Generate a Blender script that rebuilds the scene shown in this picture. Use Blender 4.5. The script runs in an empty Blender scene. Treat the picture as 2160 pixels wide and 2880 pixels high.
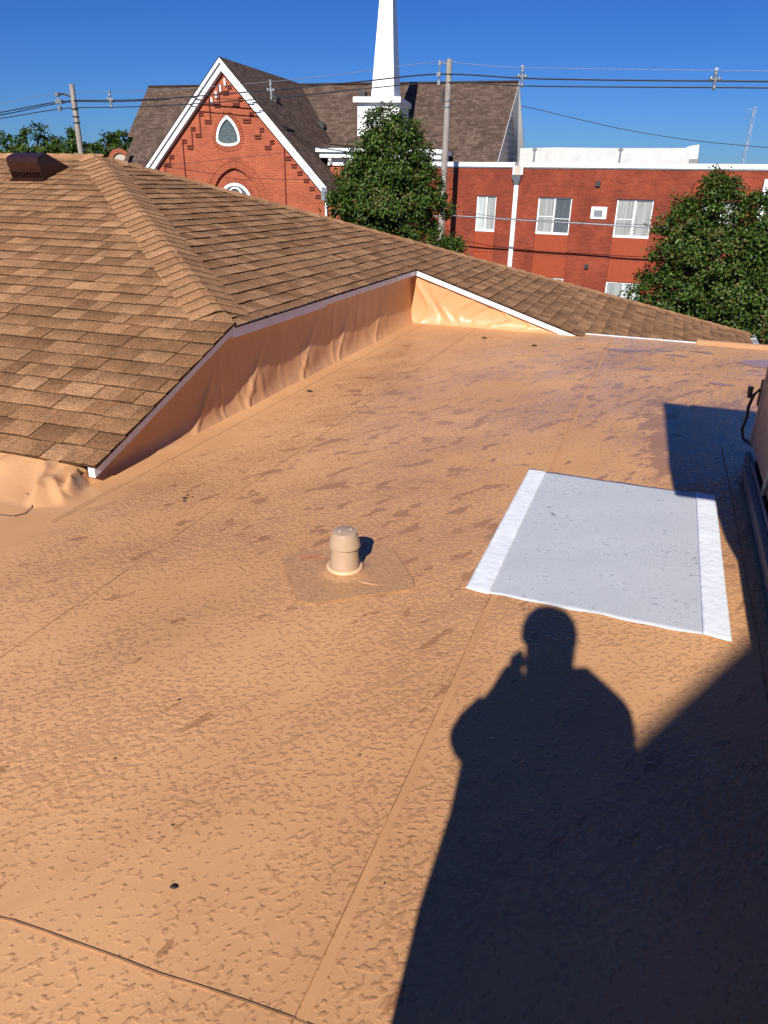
import bpy, bmesh, math, random
import numpy as np
from mathutils import Matrix, Vector

random.seed(7)
scene = bpy.context.scene
COL = scene.collection
R = math.radians

# ------------------------------------------------------------------ camera, sky, sun, exposure
EYE = Vector((0.0, 0.0, 1.6))
CAM_ROT = Matrix(((0.93727, -0.15879, 0.31037), (0.34817, 0.38188, -0.85611), (0.01741, 0.91047, 0.41320)))
cam_data = bpy.data.cameras.new('camera')
cam_data.sensor_fit = 'VERTICAL'
cam_data.sensor_height = 28.8
cam_data.lens = 20.5
cam_data.clip_start = 0.02
cam_data.clip_end = 3000
cam = bpy.data.objects.new('camera', cam_data)
cam.matrix_world = Matrix.Translation(EYE) @ CAM_ROT.to_4x4()
COL.objects.link(cam)
scene.camera = cam

SUN_EL, SUN_AZ = 33.0, -6.0          # the light travels towards azimuth -6 degrees from +Y
LIGHT = Vector((math.sin(R(SUN_AZ)) * math.cos(R(SUN_EL)), math.cos(R(SUN_AZ)) * math.cos(R(SUN_EL)), -math.sin(R(SUN_EL))))
world = bpy.data.worlds.new('World')
scene.world = world
world.use_nodes = True
wn = world.node_tree
wn.nodes.clear()
sky = wn.nodes.new('ShaderNodeTexSky')
sky.sky_type = 'NISHITA'
sky.sun_disc = False
sky.sun_elevation = R(SUN_EL)
sky.sun_rotation = R(180 + SUN_AZ)
sky.altitude = 200
sky.air_density = 1.0
sky.dust_density = 0.2
sky.ozone_density = 3.0
hsv = wn.nodes.new('ShaderNodeHueSaturation')
hsv.inputs['Saturation'].default_value = 1.25
tint = wn.nodes.new('ShaderNodeMix')
tint.data_type = 'RGBA'
tint.blend_type = 'MULTIPLY'
tint.inputs[0].default_value = 1.0
tint.inputs[7].default_value = (0.27, 0.50, 1.0, 1)     # a deep, dry summer blue
bg = wn.nodes.new('ShaderNodeBackground')
bg.inputs['Strength'].default_value = 0.065
wo = wn.nodes.new('ShaderNodeOutputWorld')
wn.links.new(sky.outputs[0], hsv.inputs['Color'])
wn.links.new(hsv.outputs[0], tint.inputs[6])
wn.links.new(tint.outputs[2], bg.inputs[0])
wn.links.new(bg.outputs[0], wo.inputs[0])

sun_data = bpy.data.lights.new('sun', 'SUN')
sun_data.energy = 5.0
sun_data.angle = R(0.53)
sun_data.color = (1.0, 0.965, 0.92)
sun = bpy.data.objects.new('sun', sun_data)
sun.rotation_euler = LIGHT.to_track_quat('-Z', 'Y').to_euler()
sun.location = (3, -30, 20)
COL.objects.link(sun)

scene.view_settings.view_transform = 'Standard'
scene.view_settings.look = 'None'
scene.view_settings.exposure = 0.35
scene.view_settings.gamma = 1.0
scene.view_settings.use_curve_mapping = False
scene.render.engine = 'CYCLES'
scene.cycles.max_bounces = 6
scene.cycles.use_denoising = True

# ------------------------------------------------------------------ helpers
GROUND = -4.2


def tag(o, label, cat, group=None):
    o['label'] = label
    o['category'] = cat
    if group:
        o['group'] = group
    return o


def empty(name, loc, rz=0.0):
    o = bpy.data.objects.new(name, None)
    o.location = loc
    o.rotation_euler = (0, 0, rz)
    o.empty_display_size = 0.2
    COL.objects.link(o)
    return o


def thing(name, label, cat, loc=(0, 0, 0), rz=0.0, group=None):
    return tag(empty(name, loc, rz), label, cat, group)


def link(name, me, mat, parent=None, keep=False):
    o = bpy.data.objects.new(name, me)
    if mat is not None and not me.materials:
        me.materials.append(mat)
    COL.objects.link(o)
    if parent is not None:
        o.parent = parent
        if keep:                      # mesh is in world coordinates, the parent only translates
            o.matrix_parent_inverse = Matrix.Translation(-Vector(parent.location))
    return o


class MB:
    """collects geometry for one mesh object"""
    def __init__(self):
        self.v, self.f, self.c, self.uv = [], [], [], []
        self.col = (1, 1, 1)

    def face(self, pts, col=None, uv=None):
        n = len(self.v)
        self.v += [tuple(p) for p in pts]
        self.f.append(tuple(range(n, n + len(pts))))
        c = col if col is not None else self.col
        if isinstance(c[0], (int, float)):
            c = [c] * len(pts)
        self.c += list(c)
        self.uv += list(uv) if uv else [(0, 0)] * len(pts)

    def box(self, x0, x1, y0, y1, z0, z1, col=None):
        p = [(x0, y0, z0), (x1, y0, z0), (x1, y1, z0), (x0, y1, z0), (x0, y0, z1), (x1, y0, z1), (x1, y1, z1), (x0, y1, z1)]
        for q in ((3, 2, 1, 0), (4, 5, 6, 7), (0, 1, 5, 4), (1, 2, 6, 5), (2, 3, 7, 6), (3, 0, 4, 7)):
            self.face([p[i] for i in q], col)

    def hexa(self, bot, top, col=None):
        n = len(bot)
        self.face(list(reversed(bot)), col)
        self.face(top, col)
        for i in range(n):
            j = (i + 1) % n
            self.face([bot[i], bot[j], top[j], top[i]], col)

    def extrude(self, poly, axis, a, b, col=None):
        """poly of 2-D points, extruded from a to b along axis (0 x, 1 y, 2 z)"""
        def mk(p, t):
            l = list(p)
            l.insert(axis, t)
            return tuple(l)
        self.hexa([mk(p, a) for p in poly], [mk(p, b) for p in poly], col)

    def tube(self, path, rad, seg=8, col=None, cap=True):
        path = [Vector(p) for p in path]
        rads = rad if isinstance(rad, (list, tuple)) else [rad] * len(path)
        rings = []
        for i, p in enumerate(path):
            t = (path[min(i + 1, len(path) - 1)] - path[max(i - 1, 0)]).normalized()
            a = Vector((0, 0, 1)) if abs(t.z) < 0.9 else Vector((1, 0, 0))
            u = t.cross(a).normalized()
            w = t.cross(u)
            rings.append([p + (u * math.cos(2 * math.pi * k / seg) + w * math.sin(2 * math.pi * k / seg)) * rads[i] for k in range(seg)])
        for i in range(len(rings) - 1):
            for k in range(seg):
                l = (k + 1) % seg
                self.face([rings[i][k], rings[i + 1][k], rings[i + 1][l], rings[i][l]], col)
        if cap:
            self.face(rings[0], col)
            self.face(list(reversed(rings[-1])), col)

    def lathe(self, prof, cx, cy, seg=32, col=None):
        rings = [[(cx + r * math.cos(2 * math.pi * k / seg), cy + r * math.sin(2 * math.pi * k / seg), z) for k in range(seg)] for r, z in prof]
        for i in range(len(rings) - 1):
            for k in range(seg):
                l = (k + 1) % seg
                self.face([rings[i][k], rings[i][l], rings[i + 1][l], rings[i + 1][k]], col)

    def build(self, name, mat, parent=None, smooth=False, keep=False, merge=False, bevel=0.0, kind=None):
        me = bpy.data.meshes.new(name)
        me.from_pydata(self.v, [], self.f)
        a = me.color_attributes.new('Col', 'FLOAT_COLOR', 'CORNER')
        a.data.foreach_set('color', np.array([(c[0], c[1], c[2], 1.0) for c in self.c], dtype=np.float32).ravel())
        uvl = me.uv_layers.new(name='UV')
        uvl.data.foreach_set('uv', np.array(self.uv, dtype=np.float32).ravel())
        if merge or smooth or bevel:
            bm = bmesh.new()
            bm.from_mesh(me)
            bmesh.ops.remove_doubles(bm, verts=bm.verts, dist=1e-5)
            bmesh.ops.recalc_face_normals(bm, faces=bm.faces)
            if bevel:
                es = [e for e in bm.edges if len(e.link_faces) == 2 and e.calc_face_angle(0) > 0.6]
                bmesh.ops.bevel(bm, geom=es, offset=bevel, segments=2, affect='EDGES', clamp_overlap=True)
            bm.to_mesh(me)
            bm.free()
        if smooth:
            me.shade_smooth()
            me.set_sharp_from_angle(angle=R(40))
        me.update()
        o = link(name, me, mat, parent, keep)
        if kind:
            o['kind'] = kind
        return o


def grid(name, fn, nu, nv, mat, parent=None, smooth=True, keep=False):
    vs = [tuple(fn(i / nu, j / nv)) for j in range(nv + 1) for i in range(nu + 1)]
    w = nu + 1
    fs = [(j * w + i, j * w + i + 1, (j + 1) * w + i + 1, (j + 1) * w + i) for j in range(nv) for i in range(nu)]
    me = bpy.data.meshes.new(name)
    me.from_pydata(vs, [], fs)
    if smooth:
        me.shade_smooth()
    return link(name, me, mat, parent, keep)


# ------------------------------------------------------------------ materials
class NT:
    def __init__(self, name):
        self.m = bpy.data.materials.new(name)
        self.m.use_nodes = True
        self.t = self.m.node_tree
        self.t.nodes.clear()
        self.out = self.n('ShaderNodeOutputMaterial')
        self.b = self.n('ShaderNodeBsdfPrincipled')
        self.l(self.b.outputs[0], self.out.inputs[0])

    def n(self, typ, **kw):
        nd = self.t.nodes.new(typ)
        for k, v in kw.items():
            setattr(nd, k, v)
        return nd

    def l(self, a, b):
        self.t.links.new(a, b)

    def s(self, sock, v):
        if hasattr(v, 'is_linked'):
            self.l(v, sock)
        elif isinstance(v, (tuple, list)) and len(v) == 3 and sock.type == 'RGBA':
            sock.default_value = (*v, 1)
        else:
            sock.default_value = v

    def p(self, **kw):
        for k, v in kw.items():
            self.s(self.b.inputs[k.replace('_', ' ')], v)

    def math(self, op, a, b=0.0, c=None, clamp=False):
        nd = self.n('ShaderNodeMath', operation=op, use_clamp=clamp)
        self.s(nd.inputs[0], a)
        self.s(nd.inputs[1], b)
        if c is not None:
            self.s(nd.inputs[2], c)
        return nd.outputs[0]

    def ramp(self, v, a, b, lo=0.0, hi=1.0, smooth=True):
        nd = self.n('ShaderNodeMapRange', interpolation_type='SMOOTHSTEP' if smooth else 'LINEAR')
        for i, x in enumerate((v, a, b, lo, hi)):
            self.s(nd.inputs[i], x)
        return nd.outputs[0]

    def mix(self, f, a, b, blend='MIX'):
        nd = self.n('ShaderNodeMix', data_type='RGBA', blend_type=blend)
        self.s(nd.inputs[0], f)
        self.s(nd.inputs[6], a)
        self.s(nd.inputs[7], b)
        return nd.outputs[2]

    def coord(self, kind='Object'):
        return self.n('ShaderNodeTexCoord').outputs[kind]

    def mapping(self, v, scale=(1, 1, 1), rot=(0, 0, 0), loc=(0, 0, 0)):
        nd = self.n('ShaderNodeMapping')
        self.l(v, nd.inputs[0])
        nd.inputs[1].default_value = loc
        nd.inputs[2].default_value = rot
        nd.inputs[3].default_value = scale
        return nd.outputs[0]

    def noise(self, v, scale, detail=2.0, rough=0.5, dist=0.0):
        nd = self.n('ShaderNodeTexNoise')
        self.l(v, nd.inputs['Vector'])
        nd.inputs['Scale'].default_value = scale
        nd.inputs['Detail'].default_value = detail
        nd.inputs['Roughness'].default_value = rough
        nd.inputs['Distortion'].default_value = dist
        return nd.outputs[0]

    def bump(self, h, dist, strength=1.0, prev=None):
        nd = self.n('ShaderNodeBump')
        nd.inputs['Strength'].default_value = strength
        nd.inputs['Distance'].default_value = dist
        self.l(h, nd.inputs['Height'])
        if prev is not None:
            self.l(prev, nd.inputs['Normal'])
        self.l(nd.outputs[0], self.b.inputs['Normal'])
        return nd.outputs[0]


def simple(name, col, rough=0.5, metal=0.0, var=0.12, nscale=6.0, bump=0.0, bscale=40.0, spec=0.5):
    k = NT(name)
    c = k.coord()
    f = k.ramp(k.noise(c, nscale, 4, 0.6), 0.3, 0.7)
    k.p(Base_Color=k.mix(f, tuple(x * (1 - var) for x in col), tuple(min(1, x * (1 + var)) for x in col)),
        Roughness=k.ramp(k.noise(c, nscale * 2.3, 3), 0.3, 0.7, max(0.02, rough - 0.08), min(1, rough + 0.08)), Metallic=metal)
    k.b.inputs['Specular IOR Level'].default_value = spec
    if bump:
        k.bump(k.noise(c, bscale, 3), bump)
    return k.m


def make_membrane(wet=True, name='tan_membrane'):
    k = NT(name)
    c = k.coord()
    big = k.noise(c, 0.55, 3, 0.55)
    mid = k.noise(c, 3.0, 4, 0.6)
    tan = k.mix(k.ramp(big, 0.36, 0.64), (0.565, 0.292, 0.130), (0.665, 0.355, 0.163))
    tan = k.mix(k.ramp(mid, 0.45, 0.8, 0.0, 0.35), tan, (0.56, 0.275, 0.105))
    grit = k.ramp(k.noise(c, 170, 1), 0.70, 0.74)
    tan = k.mix(k.math('MULTIPLY', grit, 0.35), tan, (0.16, 0.08, 0.04))
    if not wet:
        tan = k.mix(k.ramp(k.noise(c, 5, 5, 0.7), 0.5, 0.8, 0.0, 0.35), tan, (0.45, 0.22, 0.085))
        k.p(Base_Color=tan, Roughness=0.38)
        k.b.inputs['Specular IOR Level'].default_value = 0.32
        k.bump(k.noise(c, 7, 4, 0.6), 0.006, 0.8)
        return k.m
    sep = k.n('ShaderNodeSeparateXYZ')
    k.l(c, sep.inputs[0])
    X, Y = sep.outputs[0], sep.outputs[1]
    def run(ang, stretch, loc=(0, 0, 0)):
        # the water was blown and drained along one heading: turn first, then stretch
        return k.mapping(k.mapping(c, rot=(0, 0, R(-ang)), loc=loc), scale=(1.0 / stretch, 1.0, 1.0))
    zone = k.noise(run(64, 2.4), 1.5, 6, 0.68)
    beads = k.noise(run(55, 1.25), 58, 1.0, 0.4, 0.15)
    beads2 = k.noise(run(66, 1.4, (3.1, 1.7, 0)), 31, 2, 0.5, 0.2)
    nearfade = k.ramp(Y, 0.70, 1.35, 0.095, 0.0)
    beadth = k.math('ADD', k.ramp(zone, 0.38, 0.58, 0.63, 0.455, False), nearfade)
    d1 = k.math('SUBTRACT', beads, beadth)
    d2 = k.math('SUBTRACT', beads2, k.math('ADD', beadth, 0.055))
    dome = k.math('MAXIMUM', k.ramp(d1, -0.07, 0.16), k.ramp(d2, -0.07, 0.15))
    drop = k.math('MAXIMUM', k.ramp(d1, -0.02, 0.03), k.ramp(d2, -0.02, 0.03))
    far = k.ramp(Y, 1.0, 4.0, 0.1, 1.0)
    right = k.ramp(X, -2.7, -1.9, 0.6, 1.0)
    patch = k.noise(run(64, 2.6, (0.7, 4.2, 0)), 11.0, 5, 0.62, 0.2)
    pth = k.math('SUBTRACT', 0.665, k.math('ADD', k.math('MULTIPLY', k.math('MULTIPLY', far, right), 0.085), k.math('MULTIPLY', k.math('SUBTRACT', zone, 0.5), 0.35)))
    film = k.ramp(k.math('SUBTRACT', patch, pth), -0.005, 0.012)
    # a shallow pond lies along the air unit
    pond = k.math('MULTIPLY', k.ramp(X, -0.15, 0.35), k.math('MULTIPLY', k.ramp(Y, 4.1, 4.9), k.ramp(Y, 6.6, 5.9)))
    pondn = k.ramp(k.math('ADD', k.noise(run(64, 1.6), 7, 5, 0.65), k.math('MULTIPLY', pond, 0.22)), 0.56, 0.62)
    film = k.math('MAXIMUM', film, k.math('MULTIPLY', pondn, k.ramp(pond, 0.0, 0.3)))
    nearwall = k.ramp(X, -2.80, -2.45, 0.0, 1.0)
    drop = k.math('MULTIPLY', drop, nearwall)
    dome = k.math('MULTIPLY', dome, nearwall)
    film = k.math('MULTIPLY', film, nearwall)
    wetm = k.math('MAXIMUM', k.math('MULTIPLY', drop, 0.36), film)
    tan = k.mix(k.ramp(k.noise(run(60, 3.0, (9, 2, 0)), 2.2, 6, 0.7), 0.42, 0.72, 0.0, 0.55), tan, (0.46, 0.235, 0.108))
    wetcol = k.mix(1.0, tan, (0.66, 0.60, 0.57), 'MULTIPLY')
    k.p(Base_Color=k.mix(wetm, tan, wetcol), Roughness=k.ramp(k.math('MAXIMUM', k.math('MULTIPLY', drop, 0.8), film), 0, 1, 0.6, 0.09, False))
    k.s(k.b.inputs['Specular IOR Level'], k.ramp(k.math('MAXIMUM', drop, film), 0, 1, 0.15, 0.32, False))
    nb = k.bump(k.noise(c, 1.3, 2), 0.02, 0.25)
    k.bump(k.math('ADD', dome, k.math('MULTIPLY', film, 0.3)), 0.0015, 1.0, nb)
    return k.m


def make_shingle():
    k = NT('brown_shingle')
    c = k.coord()
    at = k.n('ShaderNodeVertexColor', layer_name='Col').outputs[0]
    g = k.noise(c, 260, 1, 0.5)
    g3 = k.noise(c, 85, 2, 0.7)
    gr = k.mix(k.ramp(k.math('ADD', k.math('MULTIPLY', g, 0.4), k.math('MULTIPLY', g3, 0.6)), 0.38, 0.62), (0.55, 0.53, 0.51), (1.42, 1.42, 1.40))
    g2 = k.ramp(k.noise(c, 9, 3), 0.3, 0.7, 0.9, 1.1)
    col = k.mix(1.0, k.mix(1.0, at, gr, 'MULTIPLY'), g2, 'MULTIPLY')
    k.p(Base_Color=col, Roughness=0.95)
    k.b.inputs['Specular IOR Level'].default_value = 0.15
    k.bump(g, 0.0025, 0.7)
    return k.m


def make_brick(name, c1, c2, mortar, wbrick=0.215, hbrick=0.068, msize=0.010, stain=0.25):
    k = NT(name)
    c = k.coord()
    sep = k.n('ShaderNodeSeparateXYZ')
    k.l(c, sep.inputs[0])
    cmb = k.n('ShaderNodeCombineXYZ')
    k.l(k.math('ADD', sep.outputs[0], sep.outputs[1]), cmb.inputs[0])
    k.l(sep.outputs[2], cmb.inputs[1])
    br = k.n('ShaderNodeTexBrick')
    k.l(cmb.outputs[0], br.inputs['Vector'])
    k.s(br.inputs['Color1'], c1)
    k.s(br.inputs['Color2'], c2)
    k.s(br.inputs['Mortar'], mortar)
    br.inputs['Scale'].default_value = 1.0
    br.inputs['Mortar Size'].default_value = msize / 2
    br.inputs['Mortar Smooth'].default_value = 0.2
    br.inputs['Brick Width'].default_value = wbrick
    br.inputs['Row Height'].default_value = hbrick
    n = k.ramp(k.noise(c, 0.9, 5, 0.65), 0.3, 0.72, 1 - stain, 1 + stain * 0.5)
    n2 = k.ramp(k.noise(c, 14, 2, 0.6), 0.3, 0.7, 0.88, 1.12)
    k.p(Base_Color=k.mix(1.0, k.mix(1.0, br.outputs[0], n, 'MULTIPLY'), n2, 'MULTIPLY'), Roughness=0.85)
    k.b.inputs['Specular IOR Level'].default_value = 0.25
    k.bump(br.outputs[1], -0.006, 0.8)
    return k.m


def make_uvshingle(name, c1, c2, gap):
    k = NT(name)
    uv = k.n('ShaderNodeUVMap', uv_map='UV').outputs[0]
    br = k.n('ShaderNodeTexBrick', offset=0.37, offset_frequency=3)
    k.l(uv, br.inputs['Vector'])
    k.s(br.inputs['Color1'], c1)
    k.s(br.inputs['Color2'], c2)
    k.s(br.inputs['Mortar'], gap)
    br.inputs['Scale'].default_value = 1.0
    br.inputs['Mortar Size'].default_value = 0.006
    br.inputs['Mortar Smooth'].default_value = 0.6
    br.inputs['Bias'].default_value = -0.1
    br.inputs['Brick Width'].default_value = 0.24
    br.inputs['Row Height'].default_value = 0.14
    c = k.coord()
    n = k.ramp(k.noise(c, 2.0, 6, 0.75), 0.3, 0.7, 0.78, 1.2)
    n2 = k.ramp(k.noise(c, 22, 2, 0.6), 0.3, 0.7, 0.85, 1.15)
    k.p(Base_Color=k.mix(1.0, k.mix(1.0, br.outputs[0], n, 'MULTIPLY'), n2, 'MULTIPLY'), Roughness=0.95)
    k.b.inputs['Specular IOR Level'].default_value = 0.15
    k.bump(br.outputs[1], -0.01, 0.8)
    return k.m


def make_leaf(name):
    k = NT(name)
    at = k.n('ShaderNodeVertexColor', layer_name='Col').outputs[0]
    k.p(Base_Color=at, Roughness=0.46)
    k.b.inputs['Specular IOR Level'].default_value = 0.32
    tr = k.n('ShaderNodeBsdfTranslucent')
    k.l(k.mix(1.0, at, (1.3, 1.5, 0.5), 'MULTIPLY'), tr.inputs[0])
    mx = k.n('ShaderNodeMixShader')
    mx.inputs[0].default_value = 0.25
    k.l(k.b.outputs[0], mx.inputs[1])
    k.l(tr.outputs[0], mx.inputs[2])
    k.l(mx.outputs[0], k.out.inputs[0])
    return k.m


def make_pad():
    k = NT('grey_mesh_pad')
    c = k.coord()
    sep = k.n('ShaderNodeSeparateXYZ')
    k.l(c, sep.inputs[0])
    sx = k.math('SINE', k.math('MULTIPLY', sep.outputs[0], 2 * math.pi / 0.008))
    sy = k.math('SINE', k.math('MULTIPLY', sep.outputs[1], 2 * math.pi / 0.011))
    thread = k.math('MAXIMUM', k.ramp(sx, 0.2, 0.9), k.math('MULTIPLY', k.ramp(sy, 0.5, 1.0), 0.7))
    zone = k.noise(c, 4.5, 3, 0.6)
    wet = k.ramp(k.math('ADD', k.noise(k.mapping(c, scale=(1, 1.6, 1), rot=(0, 0, R(25))), 42, 3, 0.6, 0.8), k.math('MULTIPLY', k.math('SUBTRACT', zone, 0.5), 0.35)), 0.64, 0.67)
    pool = k.ramp(k.math('ADD', k.noise(c, 14, 5, 0.7, 0.6), k.math('MULTIPLY', k.math('SUBTRACT', k.noise(c, 3.1, 1), 0.5), 0.5)), 0.70, 0.715)
    col = k.mix(thread, (0.45, 0.46, 0.47), (0.58, 0.59, 0.60))
    col = k.mix(k.ramp(zone, 0.3, 0.7, 0, 0.3), col, (0.61, 0.62, 0.63))
    col = k.mix(wet, col, (0.40, 0.42, 0.46))
    col = k.mix(pool, col, (0.24, 0.25, 0.27))
    w = k.math('MAXIMUM', wet, pool)
    k.p(Base_Color=col, Roughness=k.ramp(w, 0, 1, 0.6, 0.15, False))
    k.bump(k.math('ADD', k.math('MULTIPLY', thread, 0.35), k.math('MULTIPLY', w, -0.8)), 0.002, 0.7)
    return k.m


def make_wood():
    k = NT('weathered_pole_wood')
    c = k.coord()
    g = k.noise(k.mapping(c, scale=(14, 14, 0.6)), 3, 5, 0.65)
    k.p(Base_Color=k.mix(k.ramp(g, 0.3, 0.7), (0.19, 0.16, 0.135), (0.40, 0.35, 0.30)), Roughness=0.9)
    k.bump(g, 0.01, 0.6)
    return k.m


def make_glass(name, col, rough=0.04):
    k = NT(name)
    c = k.coord()
    n = k.ramp(k.noise(k.mapping(c, scale=(9, 1, 0.5)), 1.6, 3), 0.3, 0.7, 0.78, 1.15)
    k.p(Base_Color=k.mix(1.0, col, n, 'MULTIPLY'), Roughness=rough)
    k.b.inputs['Specular IOR Level'].default_value = 0.6
    k.bump(k.noise(c, 1.5, 1), 0.004, 0.3)
    return k.m


M = {}
M['membrane'] = make_membrane()
M['membrane_dry'] = make_membrane(False, 'tan_membrane_flashing')
M['shingle'] = make_shingle()
M['white'] = simple('white_paint', (0.80, 0.80, 0.78), 0.5, var=0.05)
M['trim'] = simple('white_metal_trim', (0.78, 0.78, 0.78), 0.4, var=0.05)
M['under'] = simple('roof_deck_felt', (0.05, 0.04, 0.035), 0.95)
M['church_brick'] = make_brick('orange_red_brick', (0.33, 0.067, 0.028), (0.41, 0.093, 0.040), (0.50, 0.235, 0.14), stain=0.18)
M['corbel_shade'] = simple('step_shade_red', (0.12, 0.018, 0.010), 0.85)  # shade at the edges of the brick steps, put into the colour
M['red_brick'] = make_brick('deep_red_brick', (0.225, 0.038, 0.017), (0.285, 0.053, 0.023), (0.31, 0.105, 0.062), stain=0.3)
M['spandrel'] = simple('rust_orange_panel', (0.30, 0.045, 0.009), 0.55, var=0.06)
M['church_roof'] = make_uvshingle('dark_brown_shingle', (0.082, 0.052, 0.038), (0.145, 0.096, 0.070), (0.045, 0.03, 0.024))
M['siding'] = simple('beige_siding', (0.52, 0.42, 0.34), 0.7, var=0.06)
M['wood'] = make_wood()
M['cable'] = simple('black_cable', (0.025, 0.025, 0.027), 0.5)
M['wire'] = simple('bare_metal_wire', (0.32, 0.32, 0.34), 0.45, 0.6)
M['grey_metal'] = simple('grey_galvanized', (0.26, 0.27, 0.29), 0.45, 0.5)
M['dark_metal'] = simple('dark_box_metal', (0.035, 0.032, 0.03), 0.5)
M['brown_metal'] = simple('brown_painted_metal', (0.036, 0.013, 0.009), 0.32, 0.1, var=0.05)
M['tan_pvc'] = simple('tan_pvc', (0.44, 0.30, 0.19), 0.33, var=0.04)
M['tan_cabinet'] = simple('tan_cabinet_paint', (0.33, 0.26, 0.20), 0.5, var=0.08)
M['rail'] = simple('grey_rail', (0.20, 0.195, 0.185), 0.5, 0.2)
M['glass'] = make_glass('window_glass', (0.10, 0.115, 0.125))
M['curtain'] = make_glass('curtained_glass', (0.33, 0.34, 0.32))
M['curtain_white'] = make_glass('white_curtained_glass', (0.46, 0.49, 0.48))
M['stained'] = make_glass('leaded_glass', (0.085, 0.11, 0.105), 0.15)
M['leaf'] = make_leaf('green_leaf')
M['bark'] = simple('bark', (0.075, 0.055, 0.042), 0.95, bump=0.01)
M['pad'] = make_pad()
M['pad_white'] = simple('white_strip', (0.80, 0.81, 0.81), 0.55, var=0.05, nscale=14, bump=0.004, bscale=26)
M['seam'] = simple('seam_dirt', (0.36, 0.18, 0.075), 0.8, var=0.35, nscale=9)
M['seam_band'] = simple('smooth_seam_lap', (0.545, 0.278, 0.116), 0.6, var=0.08, nscale=3)
M['collar'] = simple('pale_sealant', (0.72, 0.45, 0.24), 0.4, var=0.05)
M['boot'] = simple('gritty_tan_boot', (0.455, 0.240, 0.110), 0.5, var=0.16, nscale=60, bump=0.003, bscale=90)
M['crayon'] = simple('red_crayon', (0.42, 0.05, 0.03), 0.8)
M['roof_white'] = simple('white_roof_coating', (0.50, 0.49, 0.46), 0.6, var=0.1, nscale=2)
M['grit'] = simple('dark_debris', (0.03, 0.018, 0.012), 0.9)
M['ground'] = simple('grass_ground', (0.06, 0.075, 0.03), 0.95, var=0.4, nscale=0.4)
M['asphalt'] = simple('asphalt', (0.05, 0.05, 0.052), 0.9, var=0.15, nscale=2)
M['skin'] = simple('skin', (0.5, 0.28, 0.2), 0.55)
M['cloth'] = simple('dark_jacket', (0.05, 0.055, 0.07), 0.85)
M['phone'] = simple('black_phone', (0.02, 0.02, 0.022), 0.25)
M['cap'] = simple('dark_cap', (0.06, 0.05, 0.05), 0.9)

k = NT('standing_water')
k.p(Base_Color=(0.40, 0.22, 0.11), Roughness=0.06)
k.b.inputs['Specular IOR Level'].default_value = 0.30
M['water'] = k.m

# ------------------------------------------------------------------ the setting
b = MB()
b.face([(-900, -900, GROUND), (900, -900, GROUND), (900, 900, GROUND), (-900, 900, GROUND)])
o = b.build('ground', M['ground'])
o['kind'] = 'structure'
b = MB()
b.box(-200, 200, 23.2, 29.0, GROUND - 0.1, GROUND + 0.004)
o = b.build('road', M['asphalt'])
o['kind'] = 'structure'

XW = -2.9          # plane of the flashing wall
YW = 8.86          # plane of the second, lit wall
S1, S2 = 0.3515, 0.3135
Z0 = 0.66


def zP1(y): return Z0 + S1 * (y - 4.6)
def zP2(x): return Z0 - S2 * (x - XW)


APEX = Vector((-6.6, 7.9, zP2(-6.6)))

b = MB()
nx, ny = 40, 60
b.box(-7.0, 4.5, -6.0, 9.0, -0.35, 0.0)
flat = b.build('flat_roof', M['membrane'])
flat['kind'] = 'structure'


def strip(name, pts, w, z, mat, h=0.004, parent=flat):
    bb = MB()
    L, Rr = [], []
    for i, p in enumerate(pts):
        a = Vector(pts[max(i - 1, 0)])
        c_ = Vector(pts[min(i + 1, len(pts) - 1)])
        t = (c_ - a).normalized()
        n = Vector((-t.y, t.x))
        L.append(Vector(p) + n * w / 2)
        Rr.append(Vector(p) - n * w / 2)
    for i in range(len(pts) - 1):
        q = [(L[i].x, L[i].y), (Rr[i].x, Rr[i].y), (Rr[i + 1].x, Rr[i + 1].y), (L[i + 1].x, L[i + 1].y)]
        bb.face([(x, y, z + h) for x, y in q])
        bb.face([(q[0][0], q[0][1], z), (q[3][0], q[3][1], z), (q[3][0], q[3][1], z + h), (q[0][0], q[0][1], z + h)])
        bb.face([(q[1][0], q[1][1], z), (q[1][0], q[1][1], z + h), (q[2][0], q[2][1], z + h), (q[2][0], q[2][1], z)])
    return bb.build(name, mat, parent)


def wavy(x0, y0, x1, y1, n=24, amp=0.006):
    return [(x0 + (x1 - x0) * i / n + random.uniform(-amp, amp) * 0.5, y0 + (y1 - y0) * i / n + random.uniform(-amp, amp) * 0.5) for i in range(n + 1)]


strip('membrane_seam', wavy(-2.70, 2.55, -2.70, 8.80), 0.005, 0.0, M['seam'], 0.0012)
strip('membrane_seam', wavy(-2.045, -1.0, -2.045, 8.80), 0.005, 0.0, M['seam'], 0.0012)
strip('membrane_seam', wavy(-0.465, 0.3, -0.465, 8.9), 0.024, 0.0, M['seam_band'], 0.0015)
strip('membrane_seam', wavy(-0.481, 0.3, -0.481, 8.9), 0.002, 0.0, M['seam'], 0.004)
strip('membrane_seam', wavy(-2.0, 0.78, -1.23, 0.793, 8) + wavy(-1.2, 0.795, 0.2, 0.87, 14), 0.0045, 0.0, M['seam'], 0.0025)
strip('membrane_seam', wavy(0.575, 0.5, 0.545, 5.2), 0.004, 0.0, M['seam'], 0.004)
strip('membrane_seam', wavy(-2.0, 8.36, -0.2, 8.33, 12), 0.006, 0.0, M['seam'], 0.003)

# raised covered edge and the white drip edge at the far side
b = MB()
b.extrude([(8.90, 0.001), (8.99, 0.032), (9.06, 0.032), (9.08, -0.3), (8.90, -0.3)], 0, 0.45, 4.4)
b.build('raised_edge', M['membrane_dry'], flat, bevel=0.004)
b = MB()
b.box(-0.78, 0.45, 8.99, 9.015, -0.12, 0.007)
b.build('drip_edge', M['trim'], flat)

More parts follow.
